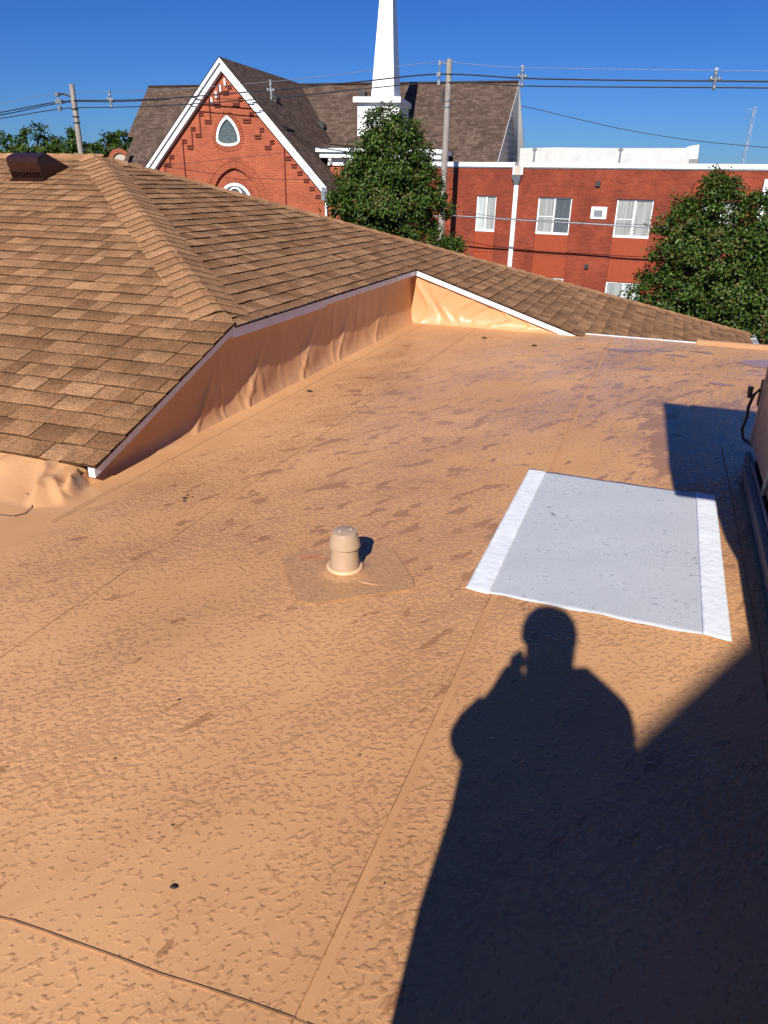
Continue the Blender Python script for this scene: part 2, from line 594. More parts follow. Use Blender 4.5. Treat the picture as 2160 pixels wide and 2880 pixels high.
# standing puddles, their outlines ragged
def puddle(cx, cy, rx, ry, seed, label):
    rnd = random.Random(seed)
    ph = [rnd.uniform(0, 6.28) for _ in range(5)]
    bb = MB()
    n = 64
    ring = []
    for i in range(n):
        a = 2 * math.pi * i / n
        r = 1 + 0.22 * math.sin(2 * a + ph[0]) + 0.16 * math.sin(3 * a + ph[1]) + 0.1 * math.sin(7 * a + ph[2]) + 0.06 * math.sin(13 * a + ph[3])
        ring.append((cx + rx * r * math.cos(a), cy + ry * r * math.sin(a), 0.004))
    for i in range(n):
        bb.face([(cx, cy, 0.0045), ring[i], ring[(i + 1) % n]])
    o = bb.build('puddle', M['water'])
    o['kind'] = 'structure'


for i, q in enumerate([(1.06, 8.12, 0.24, 0.17), (-0.33, 8.20, 0.13, 0.08), (-0.18, 8.25, 0.15, 0.06), (0.24, 8.16, 0.09, 0.05), (0.10, 8.36, 0.08, 0.04), (0.5, 8.45, 0.12, 0.04), (-0.05, 7.4, 0.10, 0.05), (0.62, 7.05, 0.09, 0.06)]):
    puddle(*q, i, '')

# ------------------------------------------------------------------ the hip-roofed building
house = thing('hip_roof_building', 'brown shingled hip roof with tan membrane walls cut into it', 'building', (-5.0, 8.0, GROUND))
b = MB()
b.box(-13, -3.3, 3.3, 14.0, GROUND, 0.05)
b.box(-3.3, 1.15, 9.1, 14.0, GROUND, -0.78)
b.build('wall', M['siding'], house, keep=True)

# roof deck under the shingles
XR = XW + 0.075      # shingles overhang the wall a little
FH = (1.49, 14.40)  # foot of the far hip
b = MB()
def dk(x, y, z): return (x, y, z - 0.012)
b.face([dk(-13, 3.05, zP1(3.05)), dk(XR, 3.05, zP1(3.05)), dk(XR, 4.6, zP1(4.6)), dk(*APEX), dk(-13, 7.9, APEX.z)])
b.face([dk(XR, 4.6, zP2(XR)), dk(XR, YW - 0.05, zP2(XR)), dk(APEX.x, APEX.y, APEX.z)])
b.face([dk(XR, YW - 0.05, zP2(XR)), dk(1.49, YW - 0.05, zP2(1.49)), dk(1.49, FH[1], zP2(1.49)), dk(*APEX)])
b.face([dk(*APEX), dk(FH[0], FH[1], zP2(FH[0])), dk(-13, 14.4, zP2(1.49)), dk(-13, 7.9, APEX.z)])
roof = b.build('roof', M['under'], house, keep=True)
roof.data.shade_flat()

PAL = [(0.292, 0.150, 0.070), (0.335, 0.177, 0.085), (0.260, 0.131, 0.060), (0.372, 0.201, 0.099), (0.242, 0.121, 0.055), (0.310, 0.162, 0.077)]


def clip(poly, conv):
    out = poly
    n = len(conv)
    for i in range(n):
        ax, ay = conv[i]
        bx, by = conv[(i + 1) % n]
        inp, out = out, []
        if not inp:
            return []
        def side(p): return (bx - ax) * (p[1] - ay) - (by - ay) * (p[0] - ax)
        for j in range(len(inp)):
            p, q = inp[j], inp[(j + 1) % len(inp)]
            sp, sq = side(p), side(q)
            if sp >= 0:
                out.append(p)
            if (sp >= 0) != (sq >= 0):
                t = sp / (sp - sq)
                out.append((p[0] + (q[0] - p[0]) * t, p[1] + (q[1] - p[1]) * t))
    return out


def scale_col(c, f): return tuple(x * f for x in c)


cam_inv = cam.matrix_world.inverted()


def in_view_size(p):
    q = cam_inv @ Vector(p)
    if q.z > -0.1:
        return 0
    x, y = q.x / -q.z * 2050 + 1080, 1440 - q.y / -q.z * 2050
    if x < -40 or x > 2200 or y < 300 or y > 2900:
        return 0
    return 1.0 / (q.z * q.z)


tabs = []       # (size, MB)


def shingle_field(frame, regions, a0, a1, s1, expo):
    """frame(a, s, h) -> point; a runs along the courses, s up the slope from the eave"""
    nrow = int(s1 / expo) + 1
    for j in range(nrow):
        rnd = random.Random(1000 * j + int(a0 * 10))
        a = a0 - rnd.random() * 0.3
        sb = j * expo + rnd.uniform(-0.002, 0.002)
        prev = None
        while a < a1:
            w = rnd.choice([0.10, 0.14, 0.17, 0.20, 0.24, 0.28]) + rnd.uniform(-0.02, 0.02)
            thick = rnd.choice([0.0, 0.004])
            col = rnd.choice([x for x in PAL if x is not prev])
            prev = col
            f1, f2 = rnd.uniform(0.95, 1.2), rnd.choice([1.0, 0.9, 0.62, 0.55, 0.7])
            jag = rnd.uniform(-0.004, 0.004)
            quad = [(a + 0.0015, sb + jag), (a + w - 0.0015, sb + jag + rnd.uniform(-0.002, 0.002)), (a + w - 0.0015, sb + expo + 0.02), (a + 0.0015, sb + expo + 0.02)]
            # a third row of points so the band of darker granules starts half-way up
            m = MB()
            big = 0
            for reg in regions:
                for lo, hi in ((-0.05, 0.45), (0.45, 1.25)):
                    cl = [(quad[0][0], quad[0][1] if lo < 0 else sb + lo * expo), (quad[1][0], quad[1][1] if lo < 0 else sb + lo * expo), (quad[2][0], sb + hi * expo if hi < 1 else quad[2][1]), (quad[3][0], sb + hi * expo if hi < 1 else quad[3][1])]
                    pl = clip(cl, reg)
                    if len(pl) < 3:
                        continue
                    def hh(s): return 0.009 + thick - 0.010 * (s - sb) / expo
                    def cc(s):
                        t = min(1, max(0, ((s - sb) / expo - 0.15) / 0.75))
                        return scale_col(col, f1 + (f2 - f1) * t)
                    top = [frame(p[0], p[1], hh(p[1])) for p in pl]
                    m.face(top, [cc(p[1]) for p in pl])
                    for i in range(len(pl)):
                        i2 = (i + 1) % len(pl)
                        if abs(pl[i][1] - pl[i2][1]) < 1e-4 and pl[i][1] > sb + 0.02:
                            continue
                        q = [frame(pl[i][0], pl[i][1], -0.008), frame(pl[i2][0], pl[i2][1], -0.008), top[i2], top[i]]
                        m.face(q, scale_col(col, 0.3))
                    area = 0.5 * abs(sum(pl[i][0] * pl[(i + 1) % len(pl)][1] - pl[(i + 1) % len(pl)][0] * pl[i][1] for i in range(len(pl))))
                    big += area * in_view_size(top[0])
            if m.f:
                tabs.append((big, m))
            a += w


c1 = math.sqrt(1 + S1 * S1)
def fr1(a, s, h):
    y = 3.03 + s / c1
    return Vector((a, y - h * S1 / c1, zP1(y) + h / c1))
reg1 = [(-13, -0.02), (XR, -0.02), (XR, (4.6 - 3.03) * c1), (APEX.x, (7.9 - 3.03) * c1), (-13, (7.9 - 3.03) * c1)]
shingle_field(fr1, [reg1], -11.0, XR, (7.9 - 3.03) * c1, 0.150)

c2 = math.sqrt(1 + S2 * S2)
XE = 1.52
def fr2(a, s, h):
    x = XE - s / c2
    return Vector((x + h * S2 / c2, a, zP2(x) + h / c2))
def s2(x): return (XE - x) * c2
YC = YW - 0.05
# counter-clockwise in (a = Y, s)
ya = APEX.y
# split at Y = YC
t = (YC - ya) / (FH[1] - ya)
xh = APEX.x + (FH[0] - APEX.x) * t
regA = [(YC, s2(XR)), (YC, s2(xh)), (ya, s2(APEX.x)), (4.6, s2(XR))]
regB = [(YC, s2(XE + 0.02)), (FH[1] + 0.05, s2(XE + 0.02)), (YC, s2(xh))]
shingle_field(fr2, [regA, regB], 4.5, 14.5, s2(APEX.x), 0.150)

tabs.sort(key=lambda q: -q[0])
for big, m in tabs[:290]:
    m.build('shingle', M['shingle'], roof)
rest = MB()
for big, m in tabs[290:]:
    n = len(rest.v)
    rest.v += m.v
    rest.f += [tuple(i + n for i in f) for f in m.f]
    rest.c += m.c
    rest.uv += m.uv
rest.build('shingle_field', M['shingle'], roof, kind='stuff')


def cap_row(p0, p1, nl, nr, expo, half, rnd, name='cap_shingle'):
    """bent cap shingles from p0 (low) to p1; nl, nr: directions running down either side"""
    p0, p1 = Vector(p0), Vector(p1)
    L = (p1 - p0).length
    t = (p1 - p0).normalized()
    up = t.cross(nl).normalized()
    if up.z < 0:
        up = -up
    n = int(L / expo)
    for i in range(n):
        base = p0 + t * (L * i / n)
        e = L / n + 0.03
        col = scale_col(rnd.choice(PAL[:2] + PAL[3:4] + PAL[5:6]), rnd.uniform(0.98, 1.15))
        m = MB()
        sk = rnd.uniform(-0.006, 0.006)
        prof = [(-1.0, -0.002), (-0.45, 0.005), (-0.12, 0.012), (0.12, 0.012), (0.45, 0.005), (1.0, -0.002)]
        lo, hi, lob = [], [], []
        for u_, lift in prof:
            side = nl * (-u_) if u_ < 0 else nr * u_
            o_ = side * half
            lo.append(base + o_ + up * (0.017 + lift) + t * (sk - 0.012 * abs(u_)))
            hi.append(base + o_ + up * (0.008 + lift) + t * e)
            lob.append(base + o_ + up * (0.008 + lift) + t * (sk - 0.012 * abs(u_)))
        for j in range(5):
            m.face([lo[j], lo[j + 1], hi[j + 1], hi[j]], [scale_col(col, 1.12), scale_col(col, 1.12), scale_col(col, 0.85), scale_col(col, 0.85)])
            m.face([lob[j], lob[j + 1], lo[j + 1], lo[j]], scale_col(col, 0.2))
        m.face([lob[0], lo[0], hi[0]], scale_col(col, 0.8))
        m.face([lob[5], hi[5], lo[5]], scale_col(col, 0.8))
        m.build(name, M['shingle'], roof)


hipdir = (APEX - Vector((XR, 4.6, Z0))).normalized()
d1 = Vector((0, -1, -S1)).normalized()
d2 = Vector((1, 0, -S2)).normalized()
d3 = Vector((0, 1, -0.39)).normalized()
def perp(d, t): return (d - t * d.dot(t)).normalized()
rr = random.Random(3)
hip0 = Vector((-3.02, 4.72, zP2(-3.02)))
cap_row(hip0, APEX, perp(d1, hipdir), perp(d2, hipdir), 0.148, 0.225, rr)
fh3 = Vector((FH[0] + 0.02, FH[1], zP2(FH[0] + 0.02)))
t3 = (APEX - fh3).normalized()
cap_row(fh3, APEX, perp(d2, t3), perp(d3, t3), 0.17, 0.15, rr)
rt = Vector((1, 0, 0))
cap_row((-10.2, 7.9, APEX.z), APEX + Vector((0.1, 0, 0)), d1, d3, 0.20, 0.15, rr)

# flashing wall with wrinkled membrane
wr = random.Random(12)
folds = []
y = 3.1
while y < 8.8:
    folds.append((y, wr.uniform(0.02, 0.07), wr.uniform(-1, 1), wr.uniform(0.001, 0.007), wr.uniform(0.0, 0.5)))
    y += wr.uniform(0.07, 0.24)
bulges = [(4.25, 0.020, 0.20), (4.95, 0.026, 0.26), (5.9, 0.024, 0.24), (6.7, 0.018, 0.22), (7.7, 0.014, 0.2)]


def top_wall(y): return (zP1(y) if y < 4.6 else Z0) - 0.035


def wall1(u, v):
    yy = 3.0 + (YW - 3.0) * u
    zt = max(top_wall(yy), 0.02)
    z = zt * v
    x = XW
    for fy, fw, lean, amp, z0 in folds:
        c_ = fy + lean * 0.16 * (v - 0.5)
        g = math.exp(-((yy - c_) / fw) ** 2)
        x += amp * g * max(0, min(1, (1.05 - v) * 1.6)) * (1 if lean > -0.3 else -0.6)
    for by, bw, bl in bulges:
        s = (yy - by)
        g = math.exp(-(s / bl) ** 2)
        x += bw * g * math.exp(-((v - 0.20 - 0.25 * s) / 0.20) ** 2)
        cr = math.exp(-((yy - by + 0.22 - 0.6 * v) / 0.035) ** 2)
        x += 0.013 * cr * max(0, 1 - v * 1.2)
    x += 0.05 * (1 - v) ** 9
    return (x, yy, z)


flash = grid('flashing_wall', wall1, 520, 30, M['membrane_dry'], house, keep=True)


def wall2(u, v):
    x = XW + ((-0.77) - XW) * u
    zt = max(zP2(x) - 0.03, 0.005)
    z = zt * v
    yy = YW
    for i, (fx, amp) in enumerate([(0.06, 0.02), (0.14, -0.012), (0.22, 0.018), (0.33, 0.014), (0.41, -0.014), (0.52, 0.02), (0.66, 0.012), (0.8, 0.01)]):
        yy -= amp * math.exp(-((u - fx - 0.05 * math.sin(v * 5 + i)) / 0.018) ** 2) * (0.4 + 0.6 * math.sin(3.0 * v))
    yy -= 0.06 * (1 - v) ** 6
    return (x, yy, z)


grid('flashing_wall', wall2, 160, 24, M['membrane_dry'], house, keep=True)

# white metal fascia along both cut edges
def fascia(pts, out, h=0.066):
    m = MB()
    o_ = Vector(out)
    for i in range(len(pts) - 1):
        p, q = Vector(pts[i]), Vector(pts[i + 1])
        m.hexa([p - Vector((0, 0, h)), q - Vector((0, 0, h)), q - Vector((0, 0, h)) + o_, p - Vector((0, 0, h)) + o_], [p, q, q + o_, p + o_])
    return m.build('fascia', M['trim'], house, keep=True)


fascia([(XW + 0.012, 3.04, zP1(3.04) - 0.014), (XW + 0.012, 4.58, zP1(4.58) - 0.014)], (0.045, 0, 0), 0.056)
fascia([(XW + 0.012, 4.585, Z0 - 0.022), (XW + 0.012, 6.2, Z0 - 0.024)], (0.046, 0, 0), 0.085)
fascia([(XW + 0.012, 6.203, Z0 - 0.022), (XW + 0.012, YW - 0.04, Z0 - 0.024)], (0.043, 0, 0), 0.070)
fascia([(XW + 0.04, YW - 0.045, Z0 - 0.034), (-0.72, YW - 0.045, zP2(-0.72) - 0.022)], (0, 0.04, 0), 0.055)

# bulging membrane apron over the front eave
def apron(u, v):
    x = -6.5 + (-2.72 + 6.5) * u
    # v: 0 at the eave, 1 on the flat roof
    yy = 3.10 - 0.50 * v - 0.08 * math.sin(x * 2.1) * v
    k_ = max(0.0, min(1.0, (-2.86 - x) / 0.22))
    k_ = k_ * k_ * (3 - 2 * k_)
    z = 0.112 * (1 - v) ** 1.5 * k_
    def crest(x0, y0, x1, y1, h, wl, wr, pw=1.3):
        dx, dy = x1 - x0, y1 - y0
        L2 = dx * dx + dy * dy
        q = ((x - x0) * dx + (yy - y0) * dy) / L2
        dd = ((x - x0) * dy - (yy - y0) * dx) / math.sqrt(L2)
        e = max(0.0, 1 - abs(dd) / (wl if dd > 0 else wr)) ** pw
        return h * e * max(0.0, min(1.0, min((q + 0.03) / 0.35, (1.12 - q) / 0.35)))
    z += crest(-3.17, 3.06, -2.96, 2.68, 0.075, 0.055, 0.20)
    z += crest(-2.955, 3.06, -2.86, 2.84, 0.090, 0.045, 0.060)
    z += crest(-3.42, 3.06, -3.50, 2.70, 0.030, 0.10, 0.12)
    z += crest(-3.02, 2.90, -2.80, 2.74, 0.035, 0.05, 0.10)
    z += 0.010 * math.sin(x * 13.0 + yy * 9) * math.sin(math.pi * v) * math.exp(-((x + 3.2) / 0.6) ** 2)
    z -= 0.035 * math.exp(-((x + 3.055) / 0.035) ** 2 - ((yy - 2.95) / 0.10) ** 2)
    z *= max(0.0, min(1.0, (-2.74 - x) / 0.12)) * max(0.0, min(1.0, (1.0 - v) / 0.15))
    return (x, yy, max(z, 0) + 0.002)


grid('membrane_apron', apron, 260, 50, M['membrane_dry'], house, keep=True)

# gutter on the far low eave
b = MB()
prof = [(1.50, -0.74), (1.50, -0.86), (1.52, -0.875), (1.60, -0.875), (1.635, -0.84), (1.645, -0.76), (1.632, -0.752), (1.622, -0.835), (1.595, -0.862), (1.525, -0.862), (1.512, -0.85), (1.512, -0.74)]
b.extrude(prof, 1, 9.1, 14.55)
gut = b.build('gutter', M['trim'], house, keep=True)
for i in range(10):
    b = MB()
    b.box(1.505, 1.640, 9.6 + i * 0.5, 9.63 + i * 0.5, -0.765, -0.757)
    b.build('hanger', M['trim'], gut)

# ------------------------------------------------------------------ things on the roofs
# plumbing vent
vx, vy = -1.144, 2.652
vent = thing('roof_vent_pipe', 'tan capped vent pipe on its welded membrane boot in mid roof', 'vent pipe', (vx, vy, 0))
b = MB()
poly = [(-0.317, 0.02), (-0.31, -0.02), (-0.08, -0.315), (-0.04, -0.325), (-0.0, -0.315), (0.325, -0.06), (0.335, -0.02), (0.32, 0.02), (0.12, 0.29), (0.08, 0.305), (0.04, 0.295), (-0.30, 0.045)]
b.extrude(poly, 2, 0.0, 0.006)
b.build('boot_skirt', M['boot'], vent, bevel=0.002)
b = MB()
def bl(u): return u * u * (3 - 2 * u)
b.lathe([(0.15 - 0.072 * i / 12, 0.0062 + 0.010 * bl(i / 12) ** 2) for i in range(13)] + [(0.076, 0.021), (0.0735, 0.028), (0.070, 0.030)], 0, 0, 40)
b.build('boot_collar', M['boot'], vent, smooth=True)
b = MB()
b.tube([(0.074 * math.cos(2 * math.pi * i / 32), 0.074 * math.sin(2 * math.pi * i / 32), 0.022) for i in range(33)], 0.009, 8)
b.build('sealant_bead', M['collar'], vent, smooth=True)
b = MB()
b.lathe([(0.068, 0.004), (0.067, 0.03), (0.062, 0.085), (0.0565, 0.136), (0.05, 0.136)], 0, 0, 40)
b.build('pipe', M['tan_pvc'], vent, smooth=True)
b = MB()
b.lathe([(0.050, 0.126), (0.0700, 0.126), (0.0705, 0.128), (0.0700, 0.136), (0.0555, 0.191), (0.0535, 0.1955), (0.050, 0.197), (0.0, 0.1975)], 0, 0, 48)
capo = b.build('cap', M['tan_pvc'], vent, smooth=True)
ol = [(p[0] * 1.0, p[1] * 1.0) for p in poly] + [poly[0]]
strip('boot_edge', ol, 0.006, 0.0, M['seam'], 0.0035, parent=vent)
for ax, ay in ((-0.018, -0.014), (0.02, 0.022)):
    b = MB()
    b.lathe([(0.0035, 0.197), (0.0035, 0.200), (0.0, 0.2005)], ax, ay, 10)
    b.build('screw', M['trim'], capo)
for (x0, y0, x1, y1) in ((-0.26, 0.035, -0.115, 0.055), (-0.225, 0.0, -0.15, 0.095)):
    strip('crayon_mark', wavy(x0, y0, x1, y1, 6, 0.004), 0.004, 0.0061, M['crayon'], 0.0006, parent=vent)
b = MB()
b.tube([(0.09, -0.075, 0.006), (0.14, -0.085, 0.008), (0.19, -0.08, 0.006)], [0.002, 0.006, 0.002], 8)
b.build('boot_wrinkle', M['boot'], vent, smooth=True)

# white-bordered mesh pad
padt = thing('roof_pad', 'grey mesh walkway pad with white side strips lying on the wet roof', 'roof pad', (-0.065, 3.46, 0))
def sheet(name, x0, x1, y0, y1, z, mat, amp, nu, nv, seed):
    ph = [random.Random(seed).uniform(0, 6) for _ in range(6)]
    def fn(u, v):
        x, y_ = x0 + (x1 - x0) * u, y0 + (y1 - y0) * v
        e = 0.004 * (math.sin(17 * x + ph[0]) + math.sin(31 * x + ph[1])) if v in (0, 1) else 0
        return (x, y_ + e, z + amp * (0.5 + 0.25 * math.sin(9 * x + 5 * y_ + ph[2]) + 0.25 * math.sin(15 * y_ - 7 * x + ph[3])))
    o_ = grid(name, fn, nu, nv, mat, padt)
    m = o_.modifiers.new('thickness', 'SOLIDIFY')
    m.thickness = 0.003
    m.offset = -1
    return o_


sheet('mesh_field', -0.45, 0.45, -0.772, 0.772, 0.006, M['pad'], 0.003, 40, 60, 1)
sheet('side_strip', -0.528, -0.425, -0.776, 0.776, 0.0105, M['pad_white'], 0.004, 10, 80, 2)
sheet('side_strip', 0.425, 0.528, -0.776, 0.776, 0.0105, M['pad_white'], 0.004, 10, 80, 3)

# brown slant-back vent on the shingles
bx0, by0 = -6.92, 7.10
bz0 = zP1(by0)
bv = thing('slant_roof_vent', 'dark brown slant-back roof vent on the shingles near the ridge', 'roof vent', (bx0, by0, bz0))
bv.rotation_euler = (math.atan(S1), 0, 0)
b = MB()
b.box(-0.24, 0.24, -0.06, 0.42, 0.012, 0.018)
b.build('flange', M['brown_metal'], bv, bevel=0.002)
b = MB()
prof = [(0.0, 0.155)]
hd = []
for i in range(7):
    a = R(180 - 90 * i / 6)
    hd.append((0.05 + 0.05 * math.cos(a), 0.15 + 0.05 * math.sin(a)))
hd = [(p[0], p[1] * 1.22) for p in hd]
side = [(0.0, 0.10)] + hd + [(0.16, 0.244), (0.42, 0.02), (0.0, 0.02)]
outer = [(0.0, 0.10)] + hd + [(0.16, 0.244), (0.42, 0.02)]
for i in range(len(outer) - 1):
    b.face([(-0.22, *outer[i]), (0.22, *outer[i]), (0.22, *outer[i + 1]), (-0.22, *outer[i + 1])])
b.face([(-0.22, *p) for p in side])
b.face([(0.22, *p) for p in reversed(side)])
b.build('hood', M['brown_metal'], bv)
for i in range(11):
    x = -0.21 + i * 0.042
    b = MB()
    b.box(x - 0.008, x + 0.008, -0.012, 0.0, 0.022, 0.105)
    b.build('grille_bar', M['brown_metal'], bv)
b = MB()
b.box(-0.222, 0.222, -0.016, 0.0, 0.098, 0.112)
b.box(-0.222, 0.222, -0.016, 0.0, 0.018, 0.026)
b.build('grille_frame', M['brown_metal'], bv)

# rooftop air unit on rails along the right side
unit = thing('rooftop_air_unit', 'tan rooftop air unit on grey rails at the right edge', 'air unit', (1.4, 3.0, 0))
def upart(name, mat, boxes, bev=0.0, parent=unit):
    m = MB()
    for q in boxes:
        m.box(*q)
    return m.build(name, mat, parent, keep=parent is unit, bevel=bev)


upart('cabinet', M['tan_cabinet'], [(0.690, 2.1, 0.6, 4.95, 0.13, 0.745)])
upart('lid', M['tan_cabinet'], [(0.655, 2.14, 0.56, 4.99, 0.745, 0.775)], 0.004)
for (ya_, yb_) in ((0.62, 1.75), (1.77, 2.88), (2.90, 3.93), (3.945, 4.84)):
    upart('side_panel', M['tan_cabinet'], [(0.672, 0.690, ya_, yb_, 0.15, 0.74)], 0.003)
upart('corner_post', M['tan_cabinet'], [(0.670, 0.690, 4.858, 4.95, 0.13, 0.745)], 0.003)
upart('skid_rail', M['rail'], [(0.625, 0.660, 0.6, 4.62, 0.005, 0.085)], 0.004)
upart('skid_lip', M['grey_metal'], [(0.661, 0.672, 0.6, 4.64, 0.06, 0.11)], 0.003)
upart('skid_rail', M['rail'], [(0.655, 0.69, 4.66, 4.90, 0.0, 0.08)], 0.004)
upart('base_frame', M['dark_metal'], [(0.72, 2.05, 0.7, 4.9, 0.0, 0.13)])
# unseen tall section and thin panel, added; outline shaped to cast the stepped shadow
m = MB()
hp = [(0.80, 2.80), (0.60, 2.82), (0.535, 2.14), (0.505, 1.84), (0.49, 1.51), (0.70, 1.51), (0.685, 1.37), (0.68, 1.19), (0.70, 1.02), (0.72, 0.78), (0.80, 0.78)]
m.extrude(hp, 1, 1.84, 1.9)
m.build('shadow_panel', M['tan_cabinet'], unit, keep=True)
m = MB()
m.box(0.803, 2.05, 1.0, 1.9, 0.776, 2.83)
m.build('unseen_section', M['tan_cabinet'], unit, keep=True)
m = MB()
m.box(0.665, 0.75, 4.952, 5.02, 0.36, 0.52)
m.build('disconnect_box', M['dark_metal'], unit, keep=True, bevel=0.004)
m = MB()
m.tube([(0.665, 4.99, 0.46), (0.640, 5.01, 0.42), (0.628, 5.03, 0.34), (0.632, 5.04, 0.26), (0.622, 5.05, 0.18), (0.64, 5.04, 0.12), (0.69, 5.0, 0.10)], 0.010, 8)
m.tube([(0.615, 5.0, 0.40), (0.612, 5.0, 0.47)], [0.012, 0.018], 8)
m.build('conduit_whip', M['dark_metal'], unit, keep=True, smooth=True)
m = MB()
m.tube([(0.665, 4.00, 0.14), (0.655, 3.95, 0.20), (0.655, 3.90, 0.32), (0.655, 3.88, 0.60)], 0.014, 8)
m.build('insulated_pipe', M['grey_metal'], unit, keep=True, smooth=True)

# loose wire by the apron and scattered dirt
b = MB()
b.tube([(-3.5, 2.45, 0.006), (-3.2, 2.49, 0.006), (-3.008, 2.515, 0.006), (-2.93, 2.53, 0.006), (-2.905, 2.58, 0.006), (-2.93, 2.65, 0.010), (-3.0, 2.72, 0.02), (-3.06, 2.745, 0.03)], 0.0022, 6)
tag(b.build('loose_wire', M['dark_metal'], None, smooth=True), 'thin dark wire curling on the membrane by the left eave', 'wire')
b = MB()
rg = random.Random(77)
spots = [(-0.899, 1.005, 0.009), (-1.747, 3.96, 0.006), (-1.323, 1.312, 0.004), (-1.304, 1.612, 0.005), (-1.215, 8.026, 0.03), (-1.812, 8.217, 0.03), (-0.642, 1.596, 0.003), (-2.61, 5.343, 0.025), (-2.27, 3.06, 0.012), (-2.25, 3.03, 0.010), (-2.28, 3.10, 0.009), (-2.24, 3.09, 0.007)]
for i in range(220):
    spots.append((rg.uniform(-2.6, 0.5), rg.uniform(0.6, 8.5) ** 1.0, rg.choice([0.0015, 0.002, 0.003])))
for (x, y_, r) in spots:
    a0 = rg.uniform(0, 6.28)
    ring = [(x + r * rg.uniform(0.6, 1.2) * math.cos(a0 + a * 1.05) * 1.3, y_ + r * rg.uniform(0.5, 1.0) * math.sin(a0 + a * 1.05), 0.005) for a in range(6)]
    for i in range(6):
        b.face([ring[i], ring[(i + 1) % 6], (x, y_, 0.005 + r * 0.5)])
o = b.build('leaf_litter', M['grit'])
o['kind'] = 'stuff'

# ------------------------------------------------------------------ red two-storey building
RBA = -R(4.7)
G = -GROUND
rb = thing('red_brick_building', 'red brick two-storey building with white cornice behind the trees', 'building', (-4.07, 31.74, GROUND), RBA)


def wall_holes(u0, u1, z0, z1, holes, reveal, mat, parent, name='wall'):
    m = MB()
    us = sorted({u0, u1, *[h[0] for h in holes], *[h[1] for h in holes]})
    zs = sorted({z0, z1, *[h[2] for h in holes], *[h[3] for h in holes]})
    for i in range(len(us) - 1):
        for j in range(len(zs) - 1):
            cu, cz = (us[i] + us[i + 1]) / 2, (zs[j] + zs[j + 1]) / 2
            if any(h[0] < cu < h[1] and h[2] < cz < h[3] for h in holes):
                continue
            m.face([(us[i], 0, zs[j]), (us[i + 1], 0, zs[j]), (us[i + 1], 0, zs[j + 1]), (us[i], 0, zs[j + 1])])
    for a, b_, c_, d in holes:
        m.face([(a, 0, c_), (a, reveal, c_), (a, reveal, d), (a, 0, d)])
        m.face([(b_, 0, c_), (b_, 0, d), (b_, reveal, d), (b_, reveal, c_)])
        m.face([(a, 0, d), (a, reveal, d), (b_, reveal, d), (b_, 0, d)])
        m.face([(a, 0, c_), (b_, 0, c_), (b_, reveal, c_), (a, reveal, c_)])
    return m


holes = []
wins = []
for (u0, u1) in ((-3.75, -2.91), (-1.18, 0.17), (1.89, 3.24), (4.95, 6.3)):
    holes.append((u0, u1, -4.2 + G, 1.135 + G))
    wins.append((u0, u1, -0.21 + G, 1.135 + G))
    wins.append((u0, u1, -3.25 + G, -1.90 + G))
ZT = 2.20
w = wall_holes(-8.0, 7.02, 0, ZT + G, holes, 0.16, None, rb)
w.face([(7.02, 0, 0), (7.02, 9.0, 0), (7.02, 9.0, ZT + G), (7.02, 0, ZT + G)])
w.face([(-8.0, 0, 0), (-8.0, 0, ZT + G), (-8.0, 9.0, ZT + G), (-8.0, 9.0, 0)])
wallo = w.build('wall', M['red_brick'], rb)
b = MB()
b.face([(-8, 0.2, ZT + G - 0.25), (7, 0.2, ZT + G - 0.25), (7, 9, ZT + G - 0.25), (-8, 9, ZT + G - 0.25)])
b.build('roof', M['roof_white'], rb)
for (u0, u1) in ((-8.0, -2.30), (-1.90, 7.06)):
    b = MB()
    b.box(u0, u1, -0.06, 0.30, ZT + G + 0.002, ZT + G + 0.17)
    b.build('cornice', M['white'], rb, bevel=0.008)
    b = MB()
    b.box(u0, u1, -0.03, 0.0, ZT + G - 0.035, ZT + G)
    b.build('cornice_moulding', M['grey_metal'], rb)
rw = random.Random(5)
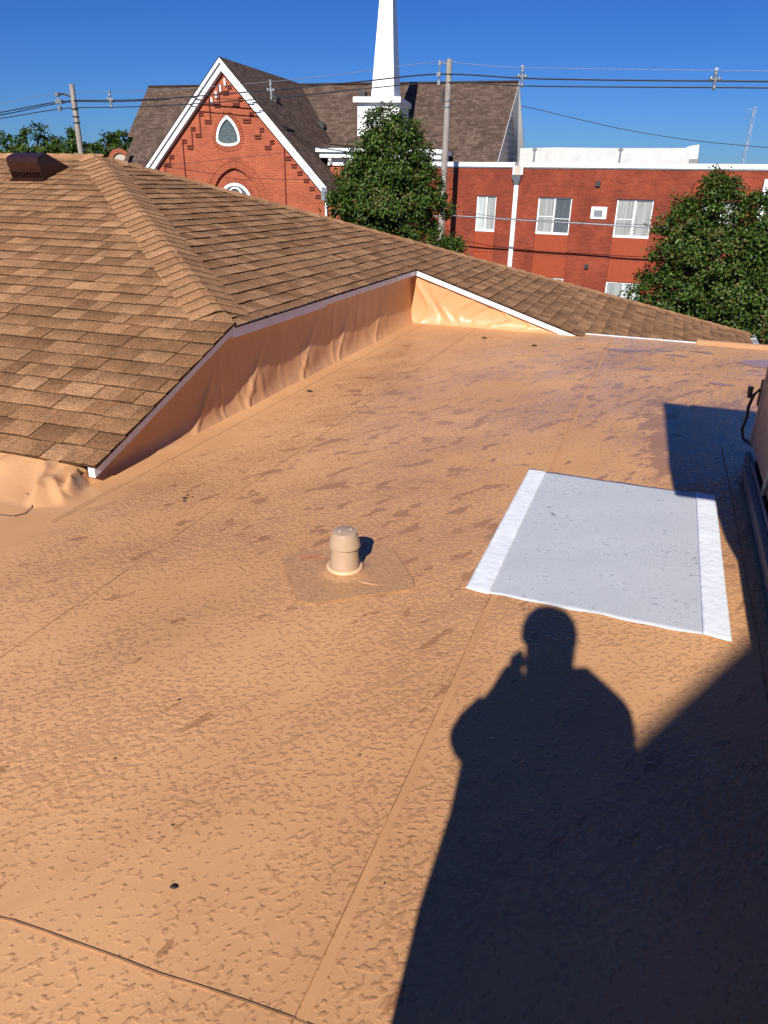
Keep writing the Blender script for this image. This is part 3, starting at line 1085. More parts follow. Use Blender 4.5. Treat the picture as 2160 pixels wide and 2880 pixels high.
for n_, (u0, u1, z0, z1) in enumerate(wins):
    m = MB()
    fw = 0.05
    y0, y1 = 0.07, 0.13
    m.box(u0, u0 + fw, y0, y1, z0, z1)
    m.box(u1 - fw, u1, y0, y1, z0, z1)
    m.box(u0 + fw, u1 - fw, y0, y1, z1 - fw, z1)
    m.box(u0 - 0.0, u1 + 0.0, y0 - 0.03, y0 - 0.001, z0 - 0.03, z0 + 0.02)
    m.box(u0 + fw, u1 - fw, y0, y1, z0 + 0.021, z0 + fw)
    cu = (u0 + u1) / 2
    m.box(cu - 0.025, cu + 0.025, y0 + 0.005, y1 - 0.005, z0 + fw, z1 - fw)
    wf = m.build('window', M['white'], rb)
    for s in (0, 1):
        a = u0 + fw if s == 0 else cu + 0.025
        c_ = cu - 0.025 if s == 0 else u1 - fw
        m = MB()
        m.face([(a, 0.10 + 0.02 * s, z0 + fw), (c_, 0.10 + 0.02 * s, z0 + fw), (c_, 0.10 + 0.02 * s, z1 - fw), (a, 0.10 + 0.02 * s, z1 - fw)])
        mat = M['curtain'] if (n_ + s) % 3 else M['curtain_white']
        if n_ == 2 and s == 1:
            mat = M['glass']
        m.build('pane', mat, wf)
        if n_ in (2, 4) :
            m = MB()
            zc = z0 + 0.62 if s == 0 else z0 + 0.55
            m.box(a, c_, 0.09, 0.098, zc, zc + 0.025) if not (n_ == 4 and s == 1) else m.box(a, a + 0.02, 0.09, 0.098, z0 + fw, z1 - fw)
            m.build('sash_bar', M['white'], wf)
    if n_ % 2 == 0:
        for (za, zb) in ((-1.04, -0.245), (-1.895, -1.05)):
            m = MB()
            m.box(u0 + 0.004, u1 - 0.004, 0.02, 0.10, za + G, zb + G)
            m.build('spandrel_panel', M['spandrel'], rb, bevel=0.006)
    else:
        m = MB()
        m.box(u0 + 0.004, u1 - 0.004, 0.02, 0.10, 0.02, -3.29 + G)
        m.build('spandrel_panel', M['spandrel'], rb, bevel=0.006)
# downspouts with conductor heads
def downspout(u, ztop, head):
    m = MB()
    m.box(u - 0.085, u + 0.085, -0.14, -0.01, 0.0, ztop + G)
    m.build('downspout', M['white'], rb, bevel=0.012)
    if head:
        m = MB()
        zt = ztop + G
        m.hexa([(u - 0.09, -0.15, zt), (u + 0.09, -0.15, zt), (u + 0.09, -0.005, zt), (u - 0.09, -0.005, zt)],
               [(u - 0.2, -0.26, zt + 0.36), (u + 0.2, -0.26, zt + 0.36), (u + 0.2, -0.005, zt + 0.36), (u - 0.2, -0.005, zt + 0.36)])
        m.build('conductor_head', M['grey_metal'], rb)
        for su in (-1, 1):
            m = MB()
            m.box(u + su * 0.17 - 0.035, u + su * 0.17 + 0.035, -0.10, 0.3, zt + 0.37, ZT + G + 0.18)
            m.build('scupper_cheek', M['white'], rb)


downspout(-2.09, 1.56, True)
m = MB()
m.box(-2.30, -1.90, -0.012, 0.05, 1.93 + G, ZT + G + 0.05)
m.build('scupper_panel', M['siding'], rb)
downspout(6.93, 1.9, False)
m = MB()
m.box(0.96, 1.56, -0.05, 0.0, 0.40 + G, 0.84 + G)
ac = m.build('wall_air_vent', M['white'], rb, bevel=0.01)
m = MB()
m.box(1.08, 1.40, -0.065, -0.051, 0.49 + G, 0.72 + G)
m.build('grille', M['grey_metal'], ac)
for (u, z, s) in ((1.10, 1.65, 0.09), (1.05, -1.37, 0.08), (-4.87, 2.03, 0.07)):
    m = MB()
    m.box(u - s, u + s, -0.09 if s > 0.075 else -0.004, 0.0, z + G - s * (1 if s > 0.075 else 0.6), z + G + s * (1 if s > 0.075 else 0.6))
    m.build('wall_vent', M['dark_metal'], rb, bevel=0.004)
# white coated parapet and pipes on the roof behind
m = MB()
m.extrude([(-4.6, 2.1 + G), (-4.6, 3.24 + G), (-2.84, 3.28 + G), (0.0, 3.25 + G), (3.25, 3.25 + G), (3.45, 3.34 + G), (3.86, 3.40 + G), (3.90, 2.75 + G), (3.90, 2.1 + G)], 1, 9.0, 9.25)
m.build('rear_parapet', M['roof_white'], rb)
for i in range(9):
    u = -4.3 + i * 0.9 + rw.uniform(-0.1, 0.1)
    m = MB()
    m.box(u, u + 0.6, 8.4 - (i % 2) * 0.5, 8.7 - (i % 2) * 0.5, 2.1 + G, 2.52 + G + (i % 3) * 0.03)
    m.build('roof_block', M['roof_white'], rb, bevel=0.02)
for u in (-3.2, 0.75):
    m = MB()
    m.tube([(u, 6.5, 1.9 + G), (u, 6.5, 3.02 + G)], 0.045, 10)
    m.lathe([(0.0, 3.16 + G), (0.11, 3.12 + G), (0.11, 3.05 + G), (0.05, 3.02 + G)], u, 6.5, 12)
    m.build('roof_pipe', M['grey_metal'], rb, smooth=True)
m = MB()
m.box(3.55, 3.95, 8.6, 8.98, 2.1 + G, 2.78 + G)
m.build('chimney_base', M['rail'], rb)

# ------------------------------------------------------------------ brick church
ch = thing('brick_church', 'orange-red brick church with steep gable, brown roof and white spire', 'church', (-18.75, 30.73, GROUND), R(5))
# local: x = u along the facade, y = depth behind it, z above the ground
UC, SL = 0.11, 1.045


def ptarch(cu, z0, half, spring, apexz, n=10):
    """pointed arch outline, counter-clockwise from lower left"""
    pts = [(cu - half, z0)]
    pts = [(cu + half, z0)]
    h = apexz - spring
    r = (h * h + half * half) / (2 * half)
    for i in range(n + 1):
        a = math.asin(min(1, h / r)) * i / n
        pts.append((cu + half - r + r * math.cos(a), spring + r * math.sin(a)))
    for i in range(n - 1, -1, -1):
        a = math.asin(min(1, h / r)) * i / n
        pts.append((cu - half + r - r * math.cos(a), spring + r * math.sin(a)))
    pts.append((cu - half, z0))
    return pts


def egg(cu, cz, half, ztop, zbot, n=9, ins=0.0):
    """pointed top, rounded bottom"""
    spring = cz
    top = ptarch(cu, spring, half - ins, spring, ztop - ins * 1.4, n)[1:-1]
    bot = []
    for i in range(1, n):
        a = math.pi + math.pi * i / n
        bot.append((cu + (half - ins) * math.cos(a), spring + (spring - zbot - ins) * math.sin(a)))
    return top + bot


def fill(name, loops, y, mat, parent, back=None, reveal=0.0):
    bm = bmesh.new()
    edges = []
    for lp in loops:
        vs = [bm.verts.new((p[0], y, p[1])) for p in lp]
        edges += [bm.edges.new((vs[i], vs[(i + 1) % len(vs)])) for i in range(len(vs))]
    bmesh.ops.triangle_fill(bm, use_beauty=True, use_dissolve=False, edges=edges)
    for f in bm.faces:
        if f.normal.y > 0:
            f.normal_flip()
    if reveal:
        for lp in loops:
            fr = [bm.verts.new((p[0], y, p[1])) for p in lp]
            bk = [bm.verts.new((p[0], y + reveal, p[1])) for p in lp]
            for i in range(len(lp)):
                j = (i + 1) % len(lp)
                bm.faces.new((fr[i], fr[j], bk[j], bk[i]))
    me = bpy.data.meshes.new(name)
    bm.to_mesh(me)
    bm.free()
    return link(name, me, mat, parent)


ZA = 5.85 + G
EV = 0.6 + G
hw = (ZA - EV) / SL
win_out = egg(0.12, 3.10 + G, 0.56, 4.05 + G, 2.86 + G)
arch_out = ptarch(0.30, -2.0 + G, 1.05, 0.75 + G, 2.0 + G, 12)
fill('gable_wall', [[(UC - hw - 0.1, 0), (UC + hw + 0.1, 0), (UC + hw + 0.1, EV), (UC, ZA), (UC - hw - 0.1, EV)], win_out, arch_out], 0.0, M['church_brick'], ch, reveal=0.14)
# recessed wall inside the big arch with round window
rose_c, rose_r = (0.24, 0.62 + G), 0.80
rose = [(rose_c[0] + rose_r * math.cos(2 * math.pi * i / 40), rose_c[1] + rose_r * math.sin(2 * math.pi * i / 40)) for i in range(40)]
fill('arch_recess', [ptarch(0.30, -2.0 + G, 1.05, 0.75 + G, 2.0 + G, 12), rose], 0.13, M['church_brick'], ch, reveal=0.08)


def ring_mesh(name, outer, inner, y0, y1, mat, parent):
    m = MB()
    n = len(outer)
    for i in range(n):
        j = (i + 1) % n
        a, b_, c_, d = outer[i], outer[j], inner[j], inner[i]
        m.hexa([(a[0], y0, a[1]), (b_[0], y0, b_[1]), (c_[0], y0, c_[1]), (d[0], y0, d[1])], [(a[0], y1, a[1]), (b_[0], y1, b_[1]), (c_[0], y1, c_[1]), (d[0], y1, d[1])])
    return m.build(name, mat, parent, merge=False)


gw = empty('pointed_window', (0, 0, 0))
gw.parent = ch
ring_mesh('frame', egg(0.12, 3.10 + G, 0.56, 4.05 + G, 2.86 + G), egg(0.12, 3.10 + G, 0.56, 4.05 + G, 2.86 + G, ins=0.10), -0.02, 0.10, M['white'], gw)
fill('pane', [egg(0.12, 3.10 + G, 0.56, 4.05 + G, 2.86 + G, ins=0.09)], 0.06, M['stained'], gw)
m = MB()
for i in range(12):
    a0, a1 = 2 * math.pi * i / 12, 2 * math.pi * (i + 1) / 12
    for r_ in (0.12, 0.27):
        m.tube([(0.12 + r_ * math.cos(a0), 0.05, 3.3 + G + r_ * math.sin(a0)), (0.12 + r_ * math.cos(a1), 0.05, 3.3 + G + r_ * math.sin(a1))], 0.010, 5)
for i in range(8):
    a0 = 2 * math.pi * i / 8
    m.tube([(0.12 + 0.12 * math.cos(a0), 0.05, 3.3 + G + 0.12 * math.sin(a0)), (0.12 + 0.38 * math.cos(a0), 0.05, 3.3 + G + 0.38 * math.sin(a0))], 0.009, 5)
m.build('tracery', M['grey_metal'], gw)
rwn = empty('round_window', (0, 0, 0))
rwn.parent = ch
def circ(c, r, n=40): return [(c[0] + r * math.cos(2 * math.pi * i / n), c[1] + r * math.sin(2 * math.pi * i / n)) for i in range(n)]
ring_mesh('frame', circ(rose_c, 0.80), circ(rose_c, 0.68), 0.10, 0.20, M['white'], rwn)
fill('pane', [circ(rose_c, 0.70)], 0.17, M['glass'], rwn)
ring_mesh('tracery', circ((rose_c[0], rose_c[1] + 0.30), 0.34, 28), circ((rose_c[0], rose_c[1] + 0.30), 0.27, 28), 0.11, 0.16, M['white'], rwn)
for s in (-1, 1):
    ring_mesh('tracery', circ((rose_c[0] + s * 0.42, rose_c[1] - 0.08), 0.27, 24), circ((rose_c[0] + s * 0.42, rose_c[1] - 0.08), 0.21, 24), 0.11, 0.16, M['white'], rwn)


def voussoirs(path, depth, y, name, gap=0.012):
    m = MB()
    # walk the path and set one brick every 75 mm
    acc = 0.0
    for i in range(len(path) - 1):
        p, q = Vector(path[i]), Vector(path[i + 1])
        t = q - p
        n_ = Vector((t.y, -t.x)).normalized()
        cnt = max(1, round(t.length / 0.078))
        for j in range(cnt):
            a = p + t * ((j + 0.08) / cnt)
            c_ = p + t * ((j + 0.92) / cnt)
            o_ = n_ * depth
            m.hexa([(a.x, y - 0.03, a.y), (c_.x, y - 0.03, c_.y), (c_.x + o_.x, y - 0.03, c_.y + o_.y), (a.x + o_.x, y - 0.03, a.y + o_.y)],
                   [(a.x, y, a.y), (c_.x, y, c_.y), (c_.x + o_.x, y, c_.y + o_.y), (a.x + o_.x, y, a.y + o_.y)])
    o_ = m.build(name, M['church_brick'], ch)
    o_['kind'] = 'stuff'
    return o_


voussoirs([p for p in ptarch(0.30, 0.3 + G, 1.06, 0.75 + G, 2.02 + G, 12)], 0.20, 0.0, 'arch_brickwork')
voussoirs([p for p in ptarch(0.30, 0.3 + G, 1.30, 0.75 + G, 2.30 + G, 12)], 0.20, 0.0, 'arch_brickwork')
voussoirs(egg(0.12, 3.10 + G, 0.575, 4.08 + G, 2.845 + G) + egg(0.12, 3.10 + G, 0.575, 4.08 + G, 2.845 + G)[:1], 0.18, 0.0, 'arch_brickwork')
voussoirs([(rose_c[0] + 0.82 * math.cos(R(180 - 9 * i)) * -1, rose_c[1] + 0.82 * math.sin(R(9 * i))) for i in range(21)], 0.18, 0.13, 'arch_brickwork')

# shadow lines of the stepped corbelling along the rakes, painted as dark strips
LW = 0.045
def shade_steps(pts):
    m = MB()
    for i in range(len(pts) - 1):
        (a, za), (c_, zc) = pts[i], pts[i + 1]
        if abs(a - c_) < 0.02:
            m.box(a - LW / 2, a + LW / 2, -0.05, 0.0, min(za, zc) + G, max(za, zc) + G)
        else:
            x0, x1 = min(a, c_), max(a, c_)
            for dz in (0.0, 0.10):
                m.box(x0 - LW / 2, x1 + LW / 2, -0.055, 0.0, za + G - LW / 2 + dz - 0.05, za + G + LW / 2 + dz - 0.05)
    m.build('corbel_shade', M['corbel_shade'], ch)


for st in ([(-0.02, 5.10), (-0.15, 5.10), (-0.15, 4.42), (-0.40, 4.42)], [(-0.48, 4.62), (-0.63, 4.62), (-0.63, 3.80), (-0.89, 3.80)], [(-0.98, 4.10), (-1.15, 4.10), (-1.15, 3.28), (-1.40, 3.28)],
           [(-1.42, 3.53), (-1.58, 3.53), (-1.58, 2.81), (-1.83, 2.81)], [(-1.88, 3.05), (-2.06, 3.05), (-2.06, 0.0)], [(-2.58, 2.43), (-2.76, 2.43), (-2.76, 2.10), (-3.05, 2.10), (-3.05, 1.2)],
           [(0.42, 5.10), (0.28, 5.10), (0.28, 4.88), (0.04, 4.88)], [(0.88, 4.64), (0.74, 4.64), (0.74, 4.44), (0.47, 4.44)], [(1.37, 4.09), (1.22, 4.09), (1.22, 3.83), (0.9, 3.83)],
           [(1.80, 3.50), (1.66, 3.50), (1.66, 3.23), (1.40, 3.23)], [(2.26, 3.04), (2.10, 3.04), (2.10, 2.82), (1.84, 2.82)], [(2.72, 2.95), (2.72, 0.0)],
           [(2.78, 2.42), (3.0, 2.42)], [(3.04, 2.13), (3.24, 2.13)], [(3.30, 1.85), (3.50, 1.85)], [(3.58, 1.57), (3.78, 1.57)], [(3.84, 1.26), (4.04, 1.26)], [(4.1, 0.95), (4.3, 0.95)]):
    shade_steps(st)

# white rake boards in two steps
ct, stn = math.cos(math.atan(SL)), math.sin(math.atan(SL))
ZR = 6.11 + G
for s in (-1, 1):
    ln = 4.62 if s > 0 else 4.8
    for (o0, o1, yf, nm) in ((0.0, 0.11, -0.34, 'crown_board'), (0.125, 0.31, -0.24, 'rake_board')):
        m = MB()
        def P(t_, off): return (UC + s * t_, ZR - SL * t_ - off / ct)
        a, c_, d, e = P(0, o0), P(ln, o0), P(ln, o1), P(0, o1)
        m.hexa([(p[0], yf, p[1]) for p in (a, c_, d, e)], [(p[0], 0.02, p[1]) for p in (a, c_, d, e)])
        m.build(nm, M['white'], ch)
for i in range(4):
    t_ = 0.10 + i * 0.22
    m = MB()
    u = UC - t_ + 0.18
    z = ZR - SL * (t_) - 0.62
    m.box(u - 0.05 - 0.0, u + 0.03, -0.12, -0.002, z - 0.24, z)
    m.build('bracket', M['white'], ch)
m = MB()
m.box(4.47, 4.73, -0.36, -0.02, 0.80 + G, 1.32 + G)
m.build('conductor_box', M['grey_metal'], ch, bevel=0.01)
m = MB()
m.tube([(4.62, -0.2, 0.8 + G), (4.62, -0.2, 0.0)], 0.05, 8)
m.build('downspout', M['white'], ch)

# roofs
DR = 8.7
MS = 1.0
def uvp(m, pts, uvs): m.face(pts, uv=uvs)
zr = 6.11 + G + 0.04
L_ = 4.75
hyp = math.sqrt(1 + SL * SL)
m = MB()
for s in (1, -1):
    zf = zr - SL * L_
    dv = DR - (zr - zf) / MS
    A, B_, C_, D_ = (UC, -0.36, zr), (UC, DR, zr), (UC + s * L_, dv, zf), (UC + s * L_, -0.36, zf)
    pts = [A, D_, C_, B_]
    uvs = [(-0.36, L_ * hyp), (-0.36, 0), (dv, 0), (DR, L_ * hyp)]
    m.face(pts, uv=uvs)
m.build('gable_roof', M['church_roof'], ch)
m = MB()
zm = 6.11 + G
hm = math.sqrt(1 + MS * MS)
T = 6.2
m.face([(-8.35, DR, zm), (11.45, DR, zm), (11.45 - 0.085 * T, DR - T, zm - T * MS), (-8.35, DR - T, zm - T * MS)][::-1], uv=[(-8.35, T * hm), (11.45, T * hm), (11.45, 0), (-8.35, 0)][::-1])
m.face([(-8.75, DR, zm), (-8.35, DR, zm), (-8.35, DR - 2.6, zm - 2.6 * MS), (-8.75, DR - 2.6, zm - 2.6 * MS)][::-1], uv=[(-8.75, T * hm), (-8.35, T * hm), (-8.35, (T - 2.6) * hm), (-8.75, (T - 2.6) * hm)][::-1])
m.face([(-8.75, DR, zm), (-8.75, DR + T, zm - T * MS), (11.45 + 0.085 * T, DR + T, zm - T * MS), (11.45, DR, zm)][::-1], uv=[(-8.75, T * hm), (-8.75, 0), (11.45, 0), (11.45, T * hm)][::-1])
main_roof = m.build('main_roof', M['church_roof'], ch)
m = MB()
m.box(-8.7, 11.4, DR - 0.12, DR + 0.12, zm - 0.04, zm + 0.03)
m.build('ridge_cap', M['church_roof'], main_roof)
m = MB()
m.box(-8.3, 11.0, DR - T + 0.6, DR + T - 0.6, 0, zm - T * MS - 0.15)
m.build('nave_wall', M['church_brick'], ch)
# right-hand gable end: siding boards, louvre, white rakes
def uend(d): return 11.45 + 0.085 * (d - DR)


ge = MB()
tri = [(DR - T, zm - T - 0.10), (DR + T, zm - T - 0.10), (DR, zm - 0.10)]
ge.hexa([(uend(p[0]) - 0.55, *p) for p in tri], [(uend(p[0]) - 0.45, *p) for p in tri])
gend = ge.build('gable_end', M['siding'], ch)
z = zm - T
while z < zm - 1.5:
    hwid = (zm - z) / MS - 0.12
    m = MB()
    a_, b_ = DR - hwid, DR + hwid
    m.hexa([(uend(a_) - 0.45, a_, z), (uend(a_) - 0.40, a_, z), (uend(b_) - 0.40, b_, z), (uend(b_) - 0.45, b_, z)],
           [(uend(a_) - 0.45, a_ + 0.27, z + 0.27), (uend(a_) - 0.44, a_ + 0.27, z + 0.27), (uend(b_) - 0.44, b_ - 0.27, z + 0.27), (uend(b_) - 0.45, b_ - 0.27, z + 0.27)])
    m.build('siding_board', M['siding'], gend)
    z += 0.285
m = MB()
m.hexa([(uend(DR - 1.2) - 0.44, DR - 1.2, zm - 1.42), (uend(DR - 1.2) - 0.40, DR - 1.2, zm - 1.42), (uend(DR + 1.2) - 0.40, DR + 1.2, zm - 1.42), (uend(DR + 1.2) - 0.44, DR + 1.2, zm - 1.42)],
       [(uend(DR - 1.1) - 0.44, DR - 1.1, zm - 1.34), (uend(DR - 1.1) - 0.40, DR - 1.1, zm - 1.34), (uend(DR + 1.1) - 0.40, DR + 1.1, zm - 1.34), (uend(DR + 1.1) - 0.44, DR + 1.1, zm - 1.34)])
m.build('louvre_sill', M['white'], gend)
m = MB()
tri = [(DR - 1.0, zm - 1.33), (DR + 1.0, zm - 1.33), (DR, zm - 0.30)]
m.hexa([(uend(p[0]) - 0.449, *p) for p in tri], [(uend(p[0]) - 0.43, *p) for p in tri])
m.build('louvre_back', M['dark_metal'], gend)
for i in range(6):
    z = zm - 1.30 + i * 0.155
    hwid = (zm - z) - 0.34
    m = MB()
    m.box(uend(DR) - 0.43, uend(DR) - 0.38, DR - hwid, DR + hwid, z, z + 0.07)
    m.build('louvre_slat', M['white'], gend)
for s in (-1, 1):
    m = MB()
    e_ = DR + s * T
    th = 0.10 if s < 0 else 0.22
    m.hexa([(uend(DR) - 0.52, DR, zm - th), (uend(DR) + 0.01, DR, zm - th), (uend(e_) + 0.01, e_, zm - T - th), (uend(e_) - 0.52, e_, zm - T - th)],
           [(uend(DR) - 0.52, DR, zm - 0.012), (uend(DR) + 0.01, DR, zm - 0.012), (uend(e_) + 0.01, e_, zm - T - 0.012), (uend(e_) - 0.52, e_, zm - T - 0.012)])
    m.build('rake_soffit', M['white'], ch)
# vents on the roofs
for (u, d) in ((1.35, 2.2), (2.1, 6.2)):
    m = MB()
    zc = zr - SL * (u - UC)
    m.hexa([(u - 0.15, d - 0.12, zc + 0.1), (u + 0.18, d - 0.12, zc - 0.2), (u + 0.18, d + 0.2, zc - 0.2), (u - 0.15, d + 0.2, zc + 0.1)], [(u + 0.05, d - 0.12, zc + 0.18), (u + 0.25, d - 0.12, zc + 0.02), (u + 0.25, d + 0.2, zc + 0.02), (u + 0.05, d + 0.2, zc + 0.18)])
    m.build('roof_vent', M['dark_metal'], ch)
m = MB()
m.box(3.6, 3.95, DR - 0.95, DR - 0.6, zm - 0.95, zm - 0.45)
m.build('roof_vent', M['dark_metal'], ch)

# vestibule tower with belfry and spire
tower = empty('bell_tower', (0, 0, 0))
tower.parent = ch
tower.matrix_local = Matrix.Translation((6.15, 3.1, 0)) @ Matrix.Rotation(R(5), 4, 'Z') @ Matrix.Translation((-6.15, -3.1, 0))
def tb(name, mat, *boxes, bev=0.0):
    m = MB()
    for q in boxes:
        m.box(*q)
    return m.build(name, mat, tower, bevel=bev)


tb('tower_wall', M['church_brick'], (3.98, 8.6, 2.15, 6.5, 0, 2.20 + G))
tb('frieze', M['white'], (3.90, 8.7, 2.06, 6.6, 2.202 + G, 2.50 + G))
tb('cornice', M['white'], (3.60, 9.0, 1.78, 6.8, 2.502 + G, 2.72 + G), bev=0.01)
tb('cornice', M['white'], (3.45, 9.15, 1.65, 6.9, 2.722 + G, 2.90 + G), bev=0.01)
for u in (4.05, 5.0, 6.0, 7.0, 8.0):
    m = MB()
    m.extrude([(2.05, 2.50 + G), (2.05, 2.22 + G), (1.98, 2.25 + G), (1.84, 2.40 + G), (1.84, 2.50 + G)], 0, u - 0.06, u + 0.06)
    m.build('bracket', M['white'], tower)
m = MB()
zl, zh = 2.905 + G, 3.42 + G
lo = [(3.42, 1.62, zl), (9.18, 1.62, zl), (9.18, 6.9, zl), (3.42, 6.9, zl)]
hi = [(5.2, 2.25, zh), (7.05, 2.25, zh), (7.05, 4.8, zh), (5.2, 4.8, zh)]
for i in range(4):
    j = (i + 1) % 4
    m.face([lo[i], lo[j], hi[j], hi[i]], uv=[(0, 0), (5, 0), (4, 1.8), (1, 1.8)])
m.build('tower_roof', M['church_roof'], tower)
tb('belfry', M['white'], (5.22, 7.05, 2.22, 4.85, 3.1 + G, 4.66 + G))
for i in range(10):
    z = 3.55 + i * 0.085 + G
    m = MB()
    m.hexa([(5.66, 2.10, z), (6.62, 2.10, z), (6.62, 2.215, z + 0.05), (5.66, 2.215, z + 0.05)], [(5.66, 2.10, z + 0.018), (6.62, 2.10, z + 0.018), (6.62, 2.215, z + 0.068), (5.66, 2.215, z + 0.068)])
    m.build('louvre_slat', M['white'], tower)
tb('louvre_back', M['dark_metal'], (5.66, 6.62, 2.212, 2.218, 3.52 + G, 4.44 + G))
tb('belfry_cap', M['white'], (5.06, 7.14, 2.0, 5.1, 4.662 + G, 4.88 + G), bev=0.012)
m = MB()
bz, tz = 4.882 + G, 12.7 + G
base = [(5.80, 2.3, bz), (6.80, 2.3, bz), (6.80, 4.1, bz), (5.80, 4.1, bz)]
tip = (6.36, 3.0, tz)
for i in range(4):
    m.face([base[i], base[(i + 1) % 4], tip])
m.build('spire', M['white'], tower)
for zz in (1.55, 3.0):
    f_ = zz / (12.7 - 4.88)
    m = MB()
    p = [Vector(q).lerp(Vector(tip), f_) for q in base]
    p2 = [Vector(q).lerp(Vector(tip), f_ + 0.002) for q in base]
    cen = sum(p, Vector()) / 4
    ex = lambda q: tuple(cen + (q - cen) * 1.012 + Vector((0, 0, q.z - cen.z)) * 0)
    m.hexa([ex(q) for q in p], [ex(q) for q in p2])
    m.build('seam_band', M['trim'], tower)

# ------------------------------------------------------------------ poles and lines
def pole(loc, top, rad, lean, label):
    t_ = thing('utility_pole', label, 'utility pole', (loc[0], loc[1], GROUND), 0, 'utility poles along the road')
    m = MB()
    n = 10
    pth, rd = [], []
    for i in range(n + 1):
        f_ = i / n
        z = (top - GROUND) * f_
        pth.append((lean[0] * f_, lean[1] * f_, z))
        rd.append(rad * (1.25 - 0.35 * f_))
    m.tube(pth, rd, 16)
    m.build('shaft', M['wood'], t_, smooth=True)
    return t_


p2x, p2y = -8.5, 29.37
pl2 = pole((p2x, p2y), 5.62, 0.115, (0.02, 0), 'weathered wooden utility pole rising beside the leafy tree and spire')
def upole(t_, name, mat, fn):
    m = MB()
    fn(m)
    m.build(name, mat, t_)


HT = -GROUND
upole(pl2, 'bracket_arm', M['grey_metal'], lambda m: m.tube([(0, 0, 5.46 + HT), (-0.30, -0.06, 5.52 + HT)], 0.022, 6))
upole(pl2, 'line_clamp', M['grey_metal'], lambda m: [m.box(-0.36, -0.27, -0.10, -0.02, 5.44 + HT, 5.58 + HT), m.tube([(-0.30, -0.06, 5.5 + HT), (-0.33, -0.06, 5.16 + HT), (-0.32, -0.06, 4.86 + HT)], 0.028, 6), m.box(-0.40, -0.26, -0.12, 0.0, 5.08 + HT, 5.22 + HT), m.box(-0.37, -0.27, -0.1, -0.02, 4.82 + HT, 4.96 + HT)])
upole(pl2, 'pole_band', M['grey_metal'], lambda m: [m.lathe([(0.137, 4.30 + HT), (0.137, 4.35 + HT)], 0.01, 0, 16), m.lathe([(0.139, 4.10 + HT), (0.139, 4.14 + HT)], 0.01, 0, 16)])
upole(pl2, 'riser_box', M['dark_metal'], lambda m: m.box(-0.20, -0.10, -0.16, -0.05, 4.35 + HT, 4.62 + HT))
p1x, p1y = -26.55, 30.86
pl1 = pole((p1x - 0.15, p1y), 5.37, 0.125, (0.0, 0), 'weathered wooden utility pole far left of the church')
pl1.rotation_euler = (0, 0, 0)
upole(pl1, 'bracket_arm', M['dark_metal'], lambda m: [m.tube([(0, 0, 4.85 + HT), (-0.45, -0.05, 4.98 + HT), (-0.85, -0.05, 5.0 + HT)], 0.045, 6)])
upole(pl1, 'line_clamp', M['grey_metal'], lambda m: [m.tube([(-0.85, -0.05, 5.02 + HT), (-0.82, -0.05, 4.35 + HT)], 0.035, 6), m.box(-0.95, -0.75, -0.12, 0.02, 4.9 + HT, 5.05 + HT), m.box(-0.98, -0.62, -0.12, 0.02, 4.6 + HT, 4.76 + HT), m.box(-0.9, -0.74, -0.1, 0.0, 4.32 + HT, 4.48 + HT)])
upole(pl1, 'pole_band', M['dark_metal'], lambda m: [m.lathe([(0.156, 4.35 + HT), (0.156, 4.39 + HT)], 0, 0, 16), m.lathe([(0.158, 4.05 + HT), (0.158, 4.09 + HT)], 0, 0, 16), m.lathe([(0.16, 3.8 + HT), (0.16, 3.84 + HT)], 0, 0, 16)])


def smoothpath(pts, n=8):
    out = []
    P = [Vector(p) for p in pts]
    for i in range(len(P) - 1):
        a, b_, c_, d = P[max(i - 1, 0)], P[i], P[i + 1], P[min(i + 2, len(P) - 1)]
        for j in range(n):
            t_ = j / n
            out.append(0.5 * ((2 * b_) + (c_ - a) * t_ + (2 * a - 5 * b_ + 4 * c_ - d) * t_ * t_ + (3 * b_ - a - 3 * c_ + d) * t_ ** 3))
    out.append(P[-1])
    return out


def cable(name, pts, r, mat, label, cat='cable', group=None):
    m = MB()
    m.tube(smoothpath(pts), r, 6)
    return tag(m.build(name, mat, None, smooth=True), label, cat, group)


GRP = 'overhead lines between the poles'
cable('messenger_wire', [(-36, 31.6, 4.2), (-31.39, 31.21, 4.67), (-27.49, 30.85, 5.02), (-22, 30.4, 4.98), (-16.03, 29.92, 5.14), (-12.2, 29.6, 5.34), (-8.83, 29.31, 5.56), (-7.97, 29.27, 5.47), (-5.78, 29.1, 5.26), (0.43, 28.6, 4.96), (3.5, 28.35, 4.86), (9, 27.9, 4.9)], 0.009, M['wire'], 'thin topmost bare wire running from pole to pole', 'wire', GRP)
cable('power_cable', [(-36, 31.6, 3.95), (-31.49, 31.22, 4.32), (-27.38, 30.85, 4.69), (-24.4, 30.6, 4.67), (-21.27, 30.35, 4.68), (-16.05, 29.93, 4.85), (-12.22, 29.6, 5.01), (-8.85, 29.31, 5.16), (-5.75, 29.1, 4.94), (-2.93, 28.87, 4.8), (0.48, 28.6, 4.67), (3.5, 28.35, 4.58), (9, 27.9, 4.6)], 0.026, M['cable'], 'thick black upper power cable passing in front of the church gable', 'cable', GRP)
cable('power_cable', [(-36, 31.75, 3.85), (-31.49, 31.37, 4.24), (-27.38, 31.0, 4.66), (-24.4, 30.75, 4.63), (-21.27, 30.5, 4.645)], 0.022, M['cable'], 'black power cable doubling the upper line at far left', 'cable', GRP)
